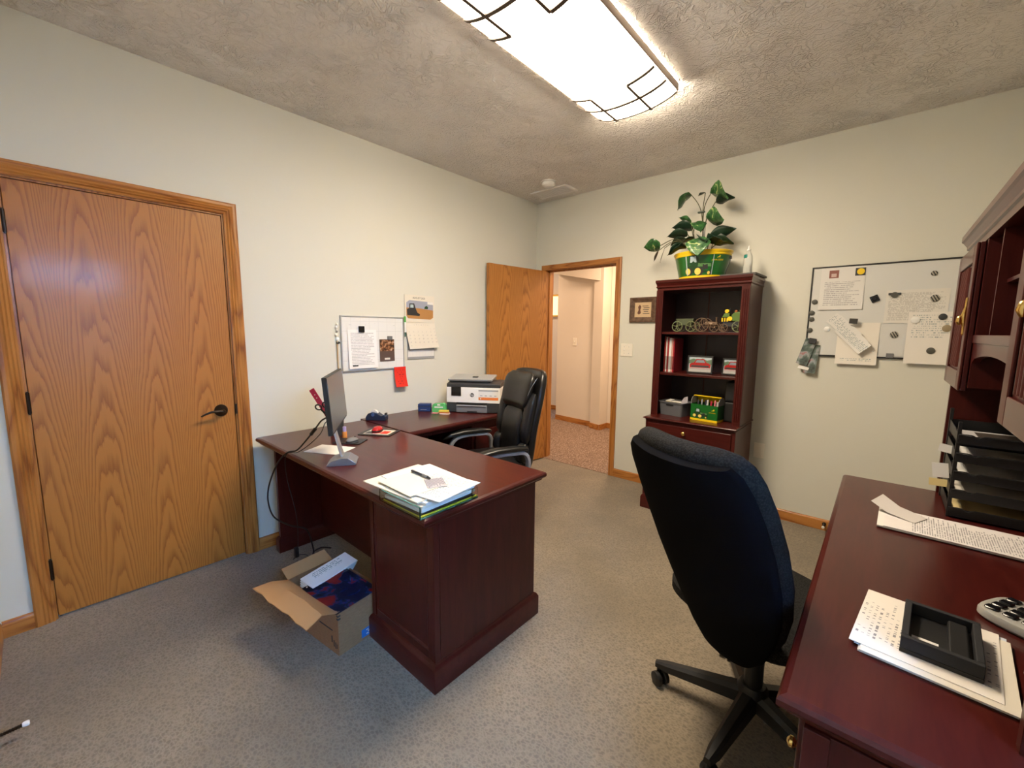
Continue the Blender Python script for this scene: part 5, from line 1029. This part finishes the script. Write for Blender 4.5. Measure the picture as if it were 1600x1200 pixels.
oD = wsheet('pinned_envelope', 'plain cream sheet hanging below the middle of the magnet board', 'paper', 2.634, 2.850, 1.200, 1.476, -0.0135, pm('env2_print', 0.216, 0.276, paper=(0.76, 0.72, 0.65), lines=26, dens=0.5, margin=0.12, top=0.16, bot=0.08), 0.014)
wsheet('pinned_card', 'plain grey card behind the striped magnet on the magnet board', 'paper', 2.862, 2.990, 1.262, 1.470, -0.0132, mat('grey_card', (0.60, 0.605, 0.59), 0.6), 0.001)
rec = pm('receipt_print', 0.07, 0.25, lines=28, dens=0.55, margin=0.1, wf=16)
for k, (cx, cz, rz, w_, h_, y) in enumerate(((2.665, 1.445, -46, 0.080, 0.20, -0.0225), (2.695, 1.415, -42, 0.075, 0.235, -0.0265), (2.715, 1.375, -44, 0.085, 0.21, -0.0305))):
    o = wsheet('receipt', ('upper', 'middle', 'front')[k]+' of the bundle of slips clipped diagonally on the magnet board', 'receipt', cx-w_/2, cx+w_/2, cz-h_/2, cz+h_/2, y, rec, 0.016+0.006*k, dr_(rz), group='slips on the magnet board')
pp = mat('photo_strip', (0.10, 0.11, 0.12), 0.35); tq = NT(pp); tq.base(tq.ramp(tq.noise(tq.coords(), 16, 3), [(0.35, (0.03, 0.035, 0.035)), (0.5, (0.10, 0.14, 0.12)), (0.58, (0.30, 0.32, 0.33)), (0.66, (0.35, 0.04, 0.03))]))
for k, (cx, cz, rz, h_, y) in enumerate(((2.505, 1.225, 4, 0.20, -0.018), (2.470, 1.275, 14, 0.185, -0.024))):
    wsheet('photo_strip', ('longer glossy photo card hanging off the lower left of the magnet board', 'tilted glossy photo card clipped at the lower left of the magnet board')[k], 'photo', cx-0.034, cx+0.034, cz-h_/2, cz+h_/2, y, pp, 0.02, dr_(rz))
wsheet('white_slip', 'white slip curling out between the two glossy photo cards', 'paper', 2.435, 2.500, 1.150, 1.215, -0.0215, M['paper'], 0.02, dr_(14))
stripes = mat('striped_magnet', (0.1, 0.1, 0.1), 0.5); tq = NT(stripes); wv = tq.n('ShaderNodeTexWave', i_Scale=26.0); tq.l(tq.coords(rot=(0, 0.5, 0)), wv.inputs['Vector']); tq.base(tq.ramp(wv.outputs[1], [(0.45, (0.03, 0.03, 0.028)), (0.55, (0.34, 0.32, 0.27))]))
darkm = mat('pewter_magnet', (0.075, 0.075, 0.065), 0.5); mgold = mat('tan_magnet', (0.30, 0.24, 0.15), 0.5)
def magnet(label, px_, pz_, r, m, y=-0.0128, th=0.006):
    o = obj('round_magnet', MB().tube([(0, 0, 0), (0, -th*0.7, 0), (0, -th, 0)], [r, r, r*0.82], 20), m, loc=(px_, y, pz_), smooth=True); return tag(o, label, 'magnet', 'round magnets on the magnet board')
magnet('pewter round magnet, topmost at the left edge of the magnet board', 2.489, 1.621, 0.017, darkm); magnet('pewter round magnet, second down the left edge of the magnet board', 2.478, 1.546, 0.017, darkm)
magnet('pewter round magnet, third down the left edge of the magnet board', 2.480, 1.502, 0.017, darkm); magnet('pewter round magnet, lowest at the left edge of the magnet board', 2.476, 1.426, 0.017, darkm)
magnet('white round magnet left of the diagonal slips', 2.573, 1.435, 0.017, M['white']); magnet('striped magnet at the upper right of the wide form', 3.085, 1.622, 0.021, stripes, -0.0145)
magnet('striped magnet on the plain grey card', 2.921, 1.400, 0.021, stripes, -0.0145); magnet('white round magnet at the top left of the folded form', 3.010, 1.492, 0.021, M['white'], -0.0195)
magnet('black round magnet at the top right of the folded form', 3.129, 1.510, 0.019, M['dark'], -0.0195); magnet('tan round magnet below the black one on the folded form', 3.152, 1.441, 0.021, mgold, -0.0195)
magnet('pewter round magnet low on the folded form', 3.096, 1.305, 0.020, darkm, -0.026); magnet('small speckled magnet alone at the top right of the board', 3.068, 1.771, 0.015, stripes)
bm_ = thing('winged_magnet', 'dark winged magnet at the top left of the wide form', 'magnet', (2.901, -0.0145, 1.650)); obj('disc', MB().cyl((0, 0, 0), (0, -0.006, 0), 0.018, n=20), darkm, bm_, smooth=True); obj('wings', MB().box(-0.030, 0.030, -0.004, 0, -0.001, 0.013), M['dark'], bm_, bevel=0.001)
ck = thing('clip_magnet', 'black square magnetic clip with a round knob on the magnet board', 'magnet', (2.807, -0.0125, 1.630), rot=(0, dr_(-25), 0)); obj('plate', MB().box(-0.021, 0.021, -0.008, 0, -0.021, 0.021), M['gloss_black'], ck, bevel=0.002); obj('knob', MB().cyl((0, -0.008, 0), (0, -0.020, 0), 0.013, 0.010, 18), M['gloss_black'], ck, smooth=True)
tag(obj('square_magnet', MB().box(-0.022, 0.022, -0.009, 0, -0.017, 0.017), mat('sq1', (0.05, 0.046, 0.042), 0.4), loc=(2.713, -0.045, 1.487), rot=(0, dr_(4), 0), bevel=0.002), 'dark square magnet holding the diagonal slips', 'magnet')
tag(obj('square_magnet', MB().box(-0.022, 0.022, -0.010, 0, -0.018, 0.018), M['dark'], loc=(2.500, -0.030, 1.352), rot=(0, dr_(10), 0), bevel=0.002), 'dark square clip holding the glossy photo cards', 'magnet')
tag(obj('square_magnet', MB().box(-0.018, 0.018, -0.006, 0, -0.014, 0.014), M['grey'], loc=(2.912, -0.0145, 1.267), bevel=0.001), 'small grey square magnet at the bottom of the board', 'magnet')
wsheet('blue_folder', 'blue folder edge on the board beside the hutch door', 'folder', 3.178, 3.350, 1.515, 1.745, -0.0145, mat('blue_folder', (0.012, 0.05, 0.22), 0.4), 0.004)

# ================================================================== left wall: whiteboard, notes, calendar
wb = thing('whiteboard', 'small whiteboard planner with silver frame on the left wall', 'whiteboard', (0, -1.957, 1.300), PI/2)
ww, wh = 0.259, 0.200     # local: x along +y world, -y local = into the room
obj('panel', MB().box(-ww+0.006, ww-0.006, -0.010, -0.002, -wh+0.006, wh-0.006), pm('planner_grid', 0.51, 0.39, paper=(0.70, 0.71, 0.70), ink=(0.45, 0.47, 0.48), lines=22, dens=0.30, grid=(7, 5.5), margin=0.05, top=0.88, bot=0.84, wf=30), wb)
for q in ((-ww, ww, wh-0.008, wh), (-ww, ww, -wh, -wh+0.008), (-ww, -ww+0.008, -wh+0.008, wh-0.008), (ww-0.008, ww, -wh+0.008, wh-0.008)): obj('frame_rail', MB().box(q[0], q[1], -0.014, 0, q[2], q[3]), M['silver'], wb, bevel=0.001)
oL = wsheet('pinned_letter', 'white typed letter clipped to the small whiteboard', 'paper', -2.167, -1.940, 1.120, 1.402, 0.0125, pm('letter_print', 0.227, 0.282, paper=(0.80, 0.79, 0.79), lines=26, dens=0.66, ink=(0.34, 0.34, 0.37)), 0.012, axis='left')
obj('signature_mark', MB().box(-0.088, -0.046, -0.0125, -0.0095, -0.125, -0.115), M['ink'], oL)
tag(obj('binder_clip', MB().box(-0.022, 0.022, -0.012, 0, -0.022, 0.022), M['gloss_black'], loc=(0.0135, -2.062, 1.405), rot=(0, 0, PI/2), bevel=0.002), 'black square magnetic clip at the top of the letter', 'magnet')
oP = wsheet('photo_card', 'brown photo card of a group held on the small whiteboard', 'photo', -1.915, -1.787, 1.162, 1.330, 0.0115, mat('brown_card', (0.10, 0.065, 0.058), 0.4), 0.002, axis='left')
gp_ = mat('group_photo', (0.1, 0.05, 0.03), 0.35); tq = NT(gp_); tq.base(tq.ramp(tq.noise(tq.coords(), 45, 2), [(0.38, (0.02, 0.012, 0.010)), (0.52, (0.20, 0.08, 0.03)), (0.62, (0.45, 0.26, 0.16)), (0.72, (0.62, 0.50, 0.42))]))
obj('photograph', MB().box(-0.060, 0.060, -0.0022, -0.0012, -0.006, 0.078), gp_, oP); obj('caption_box', MB().box(-0.024, 0.022, -0.0028, -0.0018, -0.072, -0.058), M['cream_paper'], oP)
tag(obj('binder_clip', MB().box(-0.020, 0.020, -0.009, 0, -0.014, 0.014), M['grey'], loc=(0.0145, -1.828, 1.340), rot=(0, 0, PI/2), bevel=0.002), 'grey magnetic clip holding the brown photo card', 'magnet')
wsheet('red_note', 'red-orange paper note taped under the small whiteboard', 'note', -1.797, -1.690, 0.955, 1.112, 0.016, pm('red_note', 0.107, 0.157, paper=(0.66, 0.022, 0.010), ink=(0.30, 0.012, 0.010), lines=9, dens=0.42, wf=9), 0.030, axis='left')
mk = thing('dry_erase_marker', 'green capped dry erase marker clipped upright to the whiteboard edge', 'marker', (0.022, -1.690, 1.348))
obj('cap', MB().cyl((0, 0, 0.115), (0, 0, 0.160), 0.0085, n=14), mat('green_cap', (0.10, 0.42, 0.09), 0.35), mk, smooth=True); obj('barrel', MB().cyl((0, 0, 0.035), (0, 0, 0.115), 0.0075, n=14), M['white'], mk, smooth=True); obj('tip', MB().cyl((0, 0, 0.0), (0, 0, 0.035), 0.005, 0.0075, 14), mat('teal_end', (0.05, 0.14, 0.13), 0.4), mk, smooth=True)
# calendar: two sheets hinged on the wall
ca = thing('wall_calendar', 'hanging month calendar with a harvester photo on the left wall', 'calendar', (0.004, -1.530, 1.455), PI/2)
obj('picture_page', MB().box(-0.150, 0.143, -0.0030, 0, 0.008, 0.226), M['cream_paper'], ca)
def cp(nm, pts, m, lift): obj(nm, MB().prism(pts, -0.0030-lift, -0.0030, 'y'), m, ca)
cp('harvest_photo', [(-0.120, 0.040), (0.100, 0.034), (0.128, 0.050), (0.130, 0.165), (0.105, 0.178), (-0.105, 0.184), (-0.134, 0.165), (-0.136, 0.060)], mat('photo_sky', (0.32, 0.34, 0.42), 0.4), 0.0004)
cp('photo_field', [(-0.120, 0.040), (0.100, 0.034), (0.128, 0.050), (0.130, 0.110), (0.0, 0.122), (-0.135, 0.125), (-0.136, 0.060)], mat('photo_field', (0.42, 0.21, 0.07), 0.5), 0.0007)
cp('photo_machine', [(-0.128, 0.066), (-0.01, 0.060), (-0.004, 0.075), (-0.03, 0.088), (-0.045, 0.118), (-0.060, 0.160), (-0.105, 0.158), (-0.108, 0.120), (-0.130, 0.112)], M['tire'], 0.0010)
cp('photo_machine', [(0.04, 0.120), (0.075, 0.120), (0.078, 0.136), (0.062, 0.146), (0.044, 0.136)], dgreen, 0.0010); cp('photo_window', [(-0.098, 0.125), (-0.066, 0.125), (-0.068, 0.150), (-0.096, 0.150)], sheen_, 0.0013)
cp('photo_caption', [(0.072, 0.158), (0.130, 0.156), (0.130, 0.176), (0.072, 0.178)], M['paper'], 0.0012)
text('AUGUST 2025', 0.020, M['ink'], ca, (-0.012, -0.0034, 0.203), (PI/2, 0, 0))
mg = obj('month_page', MB().loft([[(-0.147, -0.002, 0.006), (0.143, -0.002, 0.006), (0.143, -0.0032, 0.006), (-0.147, -0.0032, 0.006)], [(-0.140, -0.012, -0.10), (0.150, -0.016, -0.10), (0.150, -0.0172, -0.10), (-0.140, -0.0132, -0.10)], [(-0.124, -0.026, -0.206), (0.166, -0.034, -0.198), (0.166, -0.0352, -0.198), (-0.124, -0.0272, -0.206)]]), M['cream_paper'], ca, smooth=True)
tl_ = math.atan2(0.024, 0.21)
days = 'S     M     T     W     T     F     S'
text(days, 0.011, M['grey_ink'], ca, (0.002, -0.0052, -0.012), (PI/2-tl_, 0, 0), ext=0.0001)
d0 = 1
for wk in range(6):
    row = []
    for wd in range(7):
        n = wk*7+wd-4; 
        if 1 <= n <= 31: 
            text(str(n), 0.012, M['grey_ink'], ca, (-0.122+wd*0.042+wk*0.003, -0.0072-0.0012*wd*0.6*(wk+1)*0.35-0.0034*(wk+1), -0.040-0.028*wk), (PI/2-tl_, 0, dr_(-1)), name='day_number', ext=0.0001)
bp_ = obj('back_page', MB().box(-0.132, 0.138, -0.0020, 0, -0.290, 0.004), M['midgrey'], ca); obj('next_month_strip', MB().box(-0.128, 0.134, -0.0030, -0.0020, -0.270, -0.215), M['paper'], ca)
for k in range(8): obj('month_column', MB().box(-0.118+0.031*k, -0.100+0.031*k, -0.0036, -0.0030, -0.262, -0.226), pm('mini', 0.018, 0.036, lines=5, dens=0.6) if k == 0 else bpy.data.materials['mini'], ca)
# slim wooden stick with a decorated head hanging beside the whiteboard
wk_ = thing('wooden_wand', 'thin wooden stick with a beaded head hanging left of the whiteboard', 'stick', (0.010, -2.243, 1.06))
obj('stick', MB().cyl((0, 0, 0), (0, 0, 0.27), 0.0045, n=10), mat('pale_wood', (0.50, 0.34, 0.18), 0.6), wk_, smooth=True); obj('collar', MB().cyl((0, -0.004, 0.245), (0, 0.016, 0.252), 0.008, n=10), M['black'], wk_, smooth=True)
for k, zc in enumerate((0.275, 0.305, 0.332, 0.358, 0.378)): obj('bead', MB().sphere((0, 0.003*(-1)**k, zc), 0.012-0.0013*k, 12, 8, (0.7, 1, 1.2)), (M['white'], M['ivory'], M['silver'])[k % 3], wk_, smooth=True)

# ================================================================== credenza and hutch at the right
cz = thing('credenza_desk', 'dark mahogany credenza desk along the right wall in the foreground', 'desk', (0, 0, 0))
CZ = 0.755
top_slab(2.790, WX-0.015, -2.812, -1.195, CZ, 0.040, M['mah_y'], cz, sides='xyY')
obj('apron', MB().box(2.828, WX-0.02, -2.775, -1.235, CZ-0.060, CZ-0.0405), M['mah_y'], cz)
for y0, y1 in ((-2.780, -2.335), (-1.655, -1.230)):
    pdl = obj('pedestal', MB().box(2.838, WX-0.02, y0, y1, 0.02, CZ-0.0605), M['mah_z'], cz, bevel=0.002)
    plinth(cz, 2.842, WX-0.04, y0+0.004, y1-0.004, M['mah_y'], h=0.11, d=0.014)
    for k in (0, 1):
        z0 = 0.135+k*0.30; z1 = z0+(0.285 if k == 0 else 0.245)
        df = obj('drawer_front', MB().box(2.822, 2.8375, y0+0.03, y1-0.03, z0, z1), M['mah_y'], cz, bevel=0.004)
        yc = (y0+y1)/2; zc = z1-0.07
        obj('drawer_pull', MB().tube(spline([(2.822, yc-0.045, zc), (2.802, yc-0.04, zc-0.004), (2.797, yc, zc-0.012), (2.802, yc+0.04, zc-0.004), (2.822, yc+0.045, zc)], 5), 0.004, 8), M['brass'], df, smooth=True)
obj('corner_stile', MB().box(2.832, 2.872, -2.786, -2.752, 0.115, CZ-0.061), M['mah_z'], cz, bevel=0.002)
obj('knob', MB().lathe([(0.005, 0.0), (0.005, 0.010), (0.011, 0.016), (0.011, 0.021), (0.004, 0.026)], n=14), M['brass'], cz, smooth=True, loc=(2.832, -2.742, 0.615), rot=(0, -PI/2, 0))
obj('back_panel', MB().box(WX-0.06, WX-0.045, -2.334, -1.656, 0.12, CZ-0.0605), M['mah_y'], cz)

hu = thing('hutch', 'mahogany hutch with cabinet doors standing on the credenza', 'hutch', (0, 0, 0))
HX, HB = 3.095, WX-0.02
HY0, HY1, HY2, HY3 = -2.690, -2.300, -1.630, -1.205
z0h, zb_, zv, zt2 = CZ+0.0005, 1.232, 1.402, 1.705
for y0, y1 in ((HY0, HY0+0.022), (HY3-0.022, HY3)): obj('side_panel', MB().box(HX, HB, y0, y1, z0h, zt2), M['mah_z'], hu, bevel=0.001)
obj('back_panel', MB().box(HB-0.008, HB, HY0+0.0225, HY3-0.0225, z0h, zt2), M['mah_z'], hu)
for y in (HY1, HY2): obj('divider', MB().box(HX+0.002, HB-0.0085, y-0.011, y+0.011, zb_, zt2), M['mah_z'], hu)
obj('cabinet_floor', MB().box(HX+0.004, HB-0.0085, HY2+0.0115, HY3-0.0225, zb_, zb_+0.018), M['mah_y'], hu); obj('cabinet_floor', MB().box(HX+0.004, HB-0.0085, HY0+0.0225, HY1-0.0115, zb_, zb_+0.018), M['mah_y'], hu)
obj('shelf', MB().box(HX+0.004, HB-0.0085, HY1+0.0115, HY2-0.0115, zv-0.020, zv), M['mah_y'], hu)
# arched valance under the open middle compartment
arch = [(HY1+0.012, zv-0.0205), (HY1+0.012, zv-0.090)] + [(HY1+0.012+(HY2-HY1-0.024)*s_, zv-0.082+0.026*math.sin(PI*s_)**0.7) for s_ in [i/14 for i in range(1, 14)]] + [(HY2-0.012, zv-0.090), (HY2-0.012, zv-0.0205)]
obj('valance', MB().prism(arch, HX+0.002, HX+0.020, 'x'), M['mah_y'], hu)
obj('valance_bead', MB().box(HX-0.003, HX+0.004, HY1+0.012, HY2-0.012, zv-0.024, zv+0.002), M['mah_y'], hu, bevel=0.002)
obj('partition', MB().box(HX+0.012, HB-0.0085, -1.808, -1.796, zv+0.0005, zt2-0.0005), M['mah_z'], hu)
obj('partition', MB().box(HX+0.012, HB-0.0085, -2.134, -2.122, zv+0.0005, zt2-0.0005), M['mah_z'], hu)
obj('small_shelf', MB().box(HX+0.030, HB-0.0085, -2.1215, -1.8085, 1.552, 1.562), M['mah_y'], hu)
pf = [(0.0, zt2), (0.0, zt2+0.022), (0.006, zt2+0.026), (0.006, zt2+0.036), (0.016, zt2+0.052), (0.022, zt2+0.058), (0.022, zt2+0.078)]
obj('crown', MB().loft([[(HX-d, HY0-d*0.6, z), (HB, HY0-d*0.6, z), (HB, HY3+d*0.6, z), (HX-d, HY3+d*0.6, z)] for d, z in pf]), M['mah_y'], hu)
for y0, y1, pull in ((HY2+0.004, HY3-0.004, HY2+0.045), (HY0+0.004, HY1-0.004, HY1-0.17)):
    x1 = HX-0.0005; dm = 0.018
    do = obj('cabinet_door', MB().box(x1-0.012, x1, y0, y1, zb_-0.012, zt2-0.006), M['mah_z'], hu, bevel=0.002)
    for q in ((y0, y0+0.055), (y1-0.055, y1)): obj('door_stile', MB().box(x1-dm-0.002, x1-0.0125, q[0], q[1], zb_-0.012, zt2-0.006), M['mah_z'], do, bevel=0.003)
    for q in ((zb_-0.012, zb_+0.050), (zt2-0.062, zt2-0.006)): obj('door_rail', MB().box(x1-dm-0.002, x1-0.0125, y0+0.056, y1-0.056, q[0], q[1]), M['mah_y'], do, bevel=0.003)
    yc = (y0+y1)/2
    for k in (-3, -2, -1, 0, 1, 2, 3): obj('reed', MB().cyl((x1-0.0125, yc+k*0.026, zb_+0.06), (x1-0.0125, yc+k*0.026, zt2-0.072), 0.009, n=10), M['mah_z'], do, smooth=True)
    pz = 1.465
    bp2 = MB(); bp2.tube(spline([(x1-dm-0.003, pull, pz-0.062), (x1-dm-0.004, pull, pz-0.03), (x1-dm-0.006, pull, pz), (x1-dm-0.004, pull, pz+0.03), (x1-dm-0.003, pull, pz+0.062)], 5), [0.003, 0.0045, 0.004, 0.004, 0.0035, 0.005, 0.006, 0.007, 0.007, 0.008, 0.008, 0.008, 0.007, 0.006, 0.005, 0.004, 0.004, 0.004, 0.0045, 0.004, 0.003], 10)
    bpl = obj('pull_backplate', bp2, M['brass'], do, smooth=True)
    obj('pull_knob', MB().tube([(x1-dm-0.006, pull, pz), (x1-dm-0.011, pull, pz), (x1-dm-0.015, pull, pz-0.003), (x1-dm-0.016, pull, pz-0.016), (x1-dm-0.015, pull, pz-0.028)], [0.005, 0.006, 0.007, 0.009, 0.004], 12), M['brass'], do, smooth=True)
# grey paper taped on the near end of the hutch
tag(obj('grey_sheet', MB().box(-0.0008, 0.0, -0.012, 0.014, -0.05, 0.05), mat('grey_paper', (0.30, 0.28, 0.27), 0.8), loc=(3.0905, -2.685, 0.93)), 'grey sheet hanging at the near end of the hutch', 'paper')

# letter trays under the hutch door
tr_m = mat('black_mesh', (0.012, 0.012, 0.013), 0.42)
lt_ = thing('letter_tray_tower', 'black mesh five tier letter tray tower under the hutch', 'letter tray', (3.104, -1.535, CZ+0.001))
TW, TD = 0.285, 0.285
zs = [0.006, 0.072, 0.138, 0.204, 0.270]
for k, z in enumerate(zs):
    b = MB(); b.box(0, TW, 0, TD, z, z+0.003)
    tr = obj('tray', b, tr_m, lt_)
    obj('tray_front', MB().box(0, TW, -0.002, 0.001, z, z+0.030), tr_m, tr); obj('tray_back', MB().box(0, TW, TD-0.001, TD+0.002, z, z+0.045), tr_m, tr)
    for x in (0.0, TW-0.002):
        obj('tray_side', MB().prism([(0, z), (TD, z), (TD, z+0.045), (0.10, z+0.040), (0.05, z+0.034), (0.0, z+0.030)], x, x+0.002, 'x'), tr_m, tr)
    obj('front_wire', MB().tube(spline([(0.0, -0.004, z+0.032), (0.03, -0.008, z+0.034), (0.045, -0.010, z+0.026), (0.06, -0.008, z+0.032), (0.09, -0.006, z+0.033), (TW, -0.005, z+0.032)], 5), 0.0022, 6), M['black'], tr, smooth=True)
for x in (0.002, TW-0.002):
    for y in (0.012, TD-0.012): obj('post', MB().box(x-0.005, x+0.005, y-0.006, y+0.006, 0, 0.345 if y < 0.1 else 0.36), M['black'], lt_, bevel=0.001)
def traypaper(nm, label, k, w_, h_, dx, dy, rz, m, th=0.004, dz=0.0, cat='papers'):
    return sheet(nm, label, cat, (3.104+0.1425+dx, -1.535+0.1425+dy, CZ+0.001+zs[k]+0.0035+dz), dr_(rz), w_, h_, m, th)
traypaper('tray_papers', 'grey printed sheet with a dark picture in the top letter tray', 4, 0.26, 0.22, 0.006, -0.02, 0, mat('grey_print_border', (0.46, 0.45, 0.46), 0.7), 0.010)
traypaper('tray_picture', 'dark brown picture page lying in the top letter tray', 4, 0.21, 0.15, 0.022, -0.02, 0, mat('dark_picture', (0.045, 0.035, 0.028), 0.6), 0.001, 0.0105, 'picture')
traypaper('tray_papers', 'white papers in the fourth letter tray up', 3, 0.25, 0.25, 0.0, -0.003, 0, M['paper'], 0.006)
traypaper('tray_papers', 'white papers in the middle letter tray', 2, 0.25, 0.25, 0.002, -0.002, 1, M['paper'], 0.012)
traypaper('tray_papers', 'greyish papers in the second letter tray up', 1, 0.25, 0.25, 0.002, -0.003, 0, mat('old_paper', (0.60, 0.57, 0.50), 0.8), 0.016)
traypaper('tray_papers', 'yellowed papers in the lowest letter tray', 0, 0.25, 0.25, 0.002, -0.003, 0, mat('yellow_paper', (0.62, 0.50, 0.25), 0.8), 0.014)
def corner_sheet(label, pts, m):
    # small sheet corner sticking out on the left of the trays
    tag(obj('paper_corner', MB().prism(pts, -0.0006, 0.0006, 'y', None), m), label, 'paper')
for lab, x0, z0_, w_, h_, m_, rz in (('white paper corner poking out left of the middle tray', 3.092, CZ+0.225, 0.045, 0.030, M['paper'], 8), ('white printed slip poking out left of the second tray', 3.082, CZ+0.140, 0.045, 0.055, M['paper'], -8), ('yellow slip poking out left of the lowest tray', 3.080, CZ+0.092, 0.050, 0.028, mat('yellow_slip', (0.72, 0.58, 0.26), 0.8), -5)):
    tag(obj('paper_slip', MB().box(-w_/2, w_/2, -0.0006, 0.0006, -h_/2, h_/2), m_, loc=(x0, -1.42, z0_), rot=(0, dr_(rz), dr_(-12))), lab, 'paper')

# papers, box, calculator on the credenza top
news = print_mat('news_print', 0.46, 0.235, paper=(0.68, 0.66, 0.64), ink=(0.20, 0.20, 0.21), u='y', v='x', lines=20, dens=0.7, margin=0.03, wf=22)
def desk_pile(label, x0, x1, y0, y1, rz, m, z, th, nm='paper_stack', cat='papers'):
    return sheet(nm, label, cat, ((x0+x1)/2, (y0+y1)/2, z), dr_(rz), x1-x0, y1-y0, m, th)
desk_pile('black folder under the printed papers on the credenza', 2.925, 3.345, -1.815, -1.610, -3, M['dark'], CZ+0.0005, 0.003, 'file_folder', 'folder')
desk_pile('white paper stack under the printed page on the credenza', 2.918, 3.350, -1.820, -1.612, -1.5, M['paper'], CZ+0.004, 0.005)
pg = desk_pile('long printed page lying on top of the credenza papers', 2.935, 3.365, -1.822, -1.612, -2, print_mat('page_print', 0.21, 0.43, paper=(0.70, 0.67, 0.66), ink=(0.16, 0.16, 0.17), u='y', v='x', lines=74, dens=0.60, margin=0.06, top=0.97, bot=0.16, wf=24), CZ+0.0095, 0.002)
wl = obj('curled_slip', MB().loft([[(-0.085, -0.03, 0.026), (-0.085, 0.045, 0.040), (-0.085, 0.045, 0.0408), (-0.085, -0.03, 0.0268)], [(-0.03, -0.04, 0.006), (-0.03, 0.04, 0.014), (-0.03, 0.04, 0.0148), (-0.03, -0.04, 0.0068)], [(0.05, -0.045, 0.0), (0.05, 0.04, 0.001), (0.05, 0.04, 0.0018), (0.05, -0.045, 0.0008)]]), mat('slip_grey', (0.60, 0.57, 0.55), 0.8), loc=(2.985, -1.665, CZ+0.0122), rot=(0, 0, dr_(-25)), smooth=True)
tag(wl, 'curled grey slip at the far left end of the credenza papers', 'paper')
z = CZ+0.0005
for k, (dx, dy, rz, m, th, lab) in enumerate(((0.006, -0.010, -4.5, M['paper'], 0.003, 'bottom white sheets under the black box on the credenza'), (0.004, 0.004, -6.5, mat('bluish_sheet', (0.55, 0.60, 0.66), 0.8), 0.002, 'pale blue sheet under the black box on the credenza'), (0.010, -0.016, -5.0, M['cream_paper'], 0.002, 'cream form sheet under the black box on the credenza'), (-0.006, 0.004, -6, print_mat('handwritten', 0.216, 0.25, paper=(0.74, 0.70, 0.64), ink=(0.10, 0.10, 0.13), lines=26, dens=0.40, margin=0.08, wf=40, u='y', v='x'), 0.0012, 'handwritten sheet directly under the black box on the credenza'))):
    sheet('paper_sheet', lab, 'paper', (3.006+dx, -2.452+dy, z), dr_(rz), 0.216, 0.255, m, th); z += th+0.0004
bbx = thing('black_box', 'open black box tray holding a device on the credenza papers', 'box', (3.022, -2.458, z), dr_(-4))
hx_, hy_ = 0.058, 0.086
obj('floor', MB().box(-hx_, hx_, -hy_, hy_, 0, 0.008), M['black'], bbx)
for q in ((-hx_, hx_, -hy_, -hy_+0.012), (-hx_, hx_, hy_-0.012, hy_), (-hx_, -hx_+0.012, -hy_+0.012, hy_-0.012), (hx_-0.012, hx_, -hy_+0.012, hy_-0.012)): obj('wall', MB().box(q[0], q[1], q[2], q[3], 0.008, 0.034), mat('soft_black', (0.014, 0.015, 0.018), 0.7) if 'soft_black' not in bpy.data.materials else bpy.data.materials['soft_black'], bbx, bevel=0.002)
obj('device', MB().box(0.010, 0.040, -0.070, 0.068, 0.008, 0.026), M['black'], bbx, bevel=0.004)
obj('label_sticker', MB().box(-0.042, -0.002, -0.034, -0.020, 0.008, 0.0088), M['paper'], bbx, loc=(0, 0.0, 0.0)); obj('label_sticker', MB().box(-0.040, 0.002, -0.044, -0.040, 0.008, 0.0086), M['midgrey'], bbx)
ka = thing('calculator', 'silver desk calculator with big black keys at the right edge', 'calculator', (3.205, -2.245, CZ+0.001), dr_(-32))
def kr(s_, z): return [(x, y, z) for x, y in [(p_[0]*s_, p_[1]*s_) for p_ in se(0.10, 0.072, 40, 4)]]
obj('body', MB().loft([kr(0.93, 0.0), kr(1.0, 0.006), kr(1.0, 0.016), kr(0.97, 0.022), kr(0.88, 0.025)]), mat('calc_silver', (0.42, 0.42, 0.40), 0.35, metal=0.3), ka, smooth=True)
for i in range(5):
    for j in range(4): obj('key', MB().box(-0.082+i*0.030, -0.060+i*0.030, -0.056+j*0.027, -0.036+j*0.027, 0.024, 0.031), M['red'] if (i == 4 and j == 3) else M['gloss_black'], ka, bevel=0.004)
tag(obj('remote_control', MB().box(-0.09, 0.09, -0.022, 0.022, 0, 0.018), M['gloss_black'], loc=(3.300, -2.02, CZ+0.001), rot=(0, 0, dr_(12)), bevel=0.005), 'glossy black slab at the right edge of the credenza', 'device')
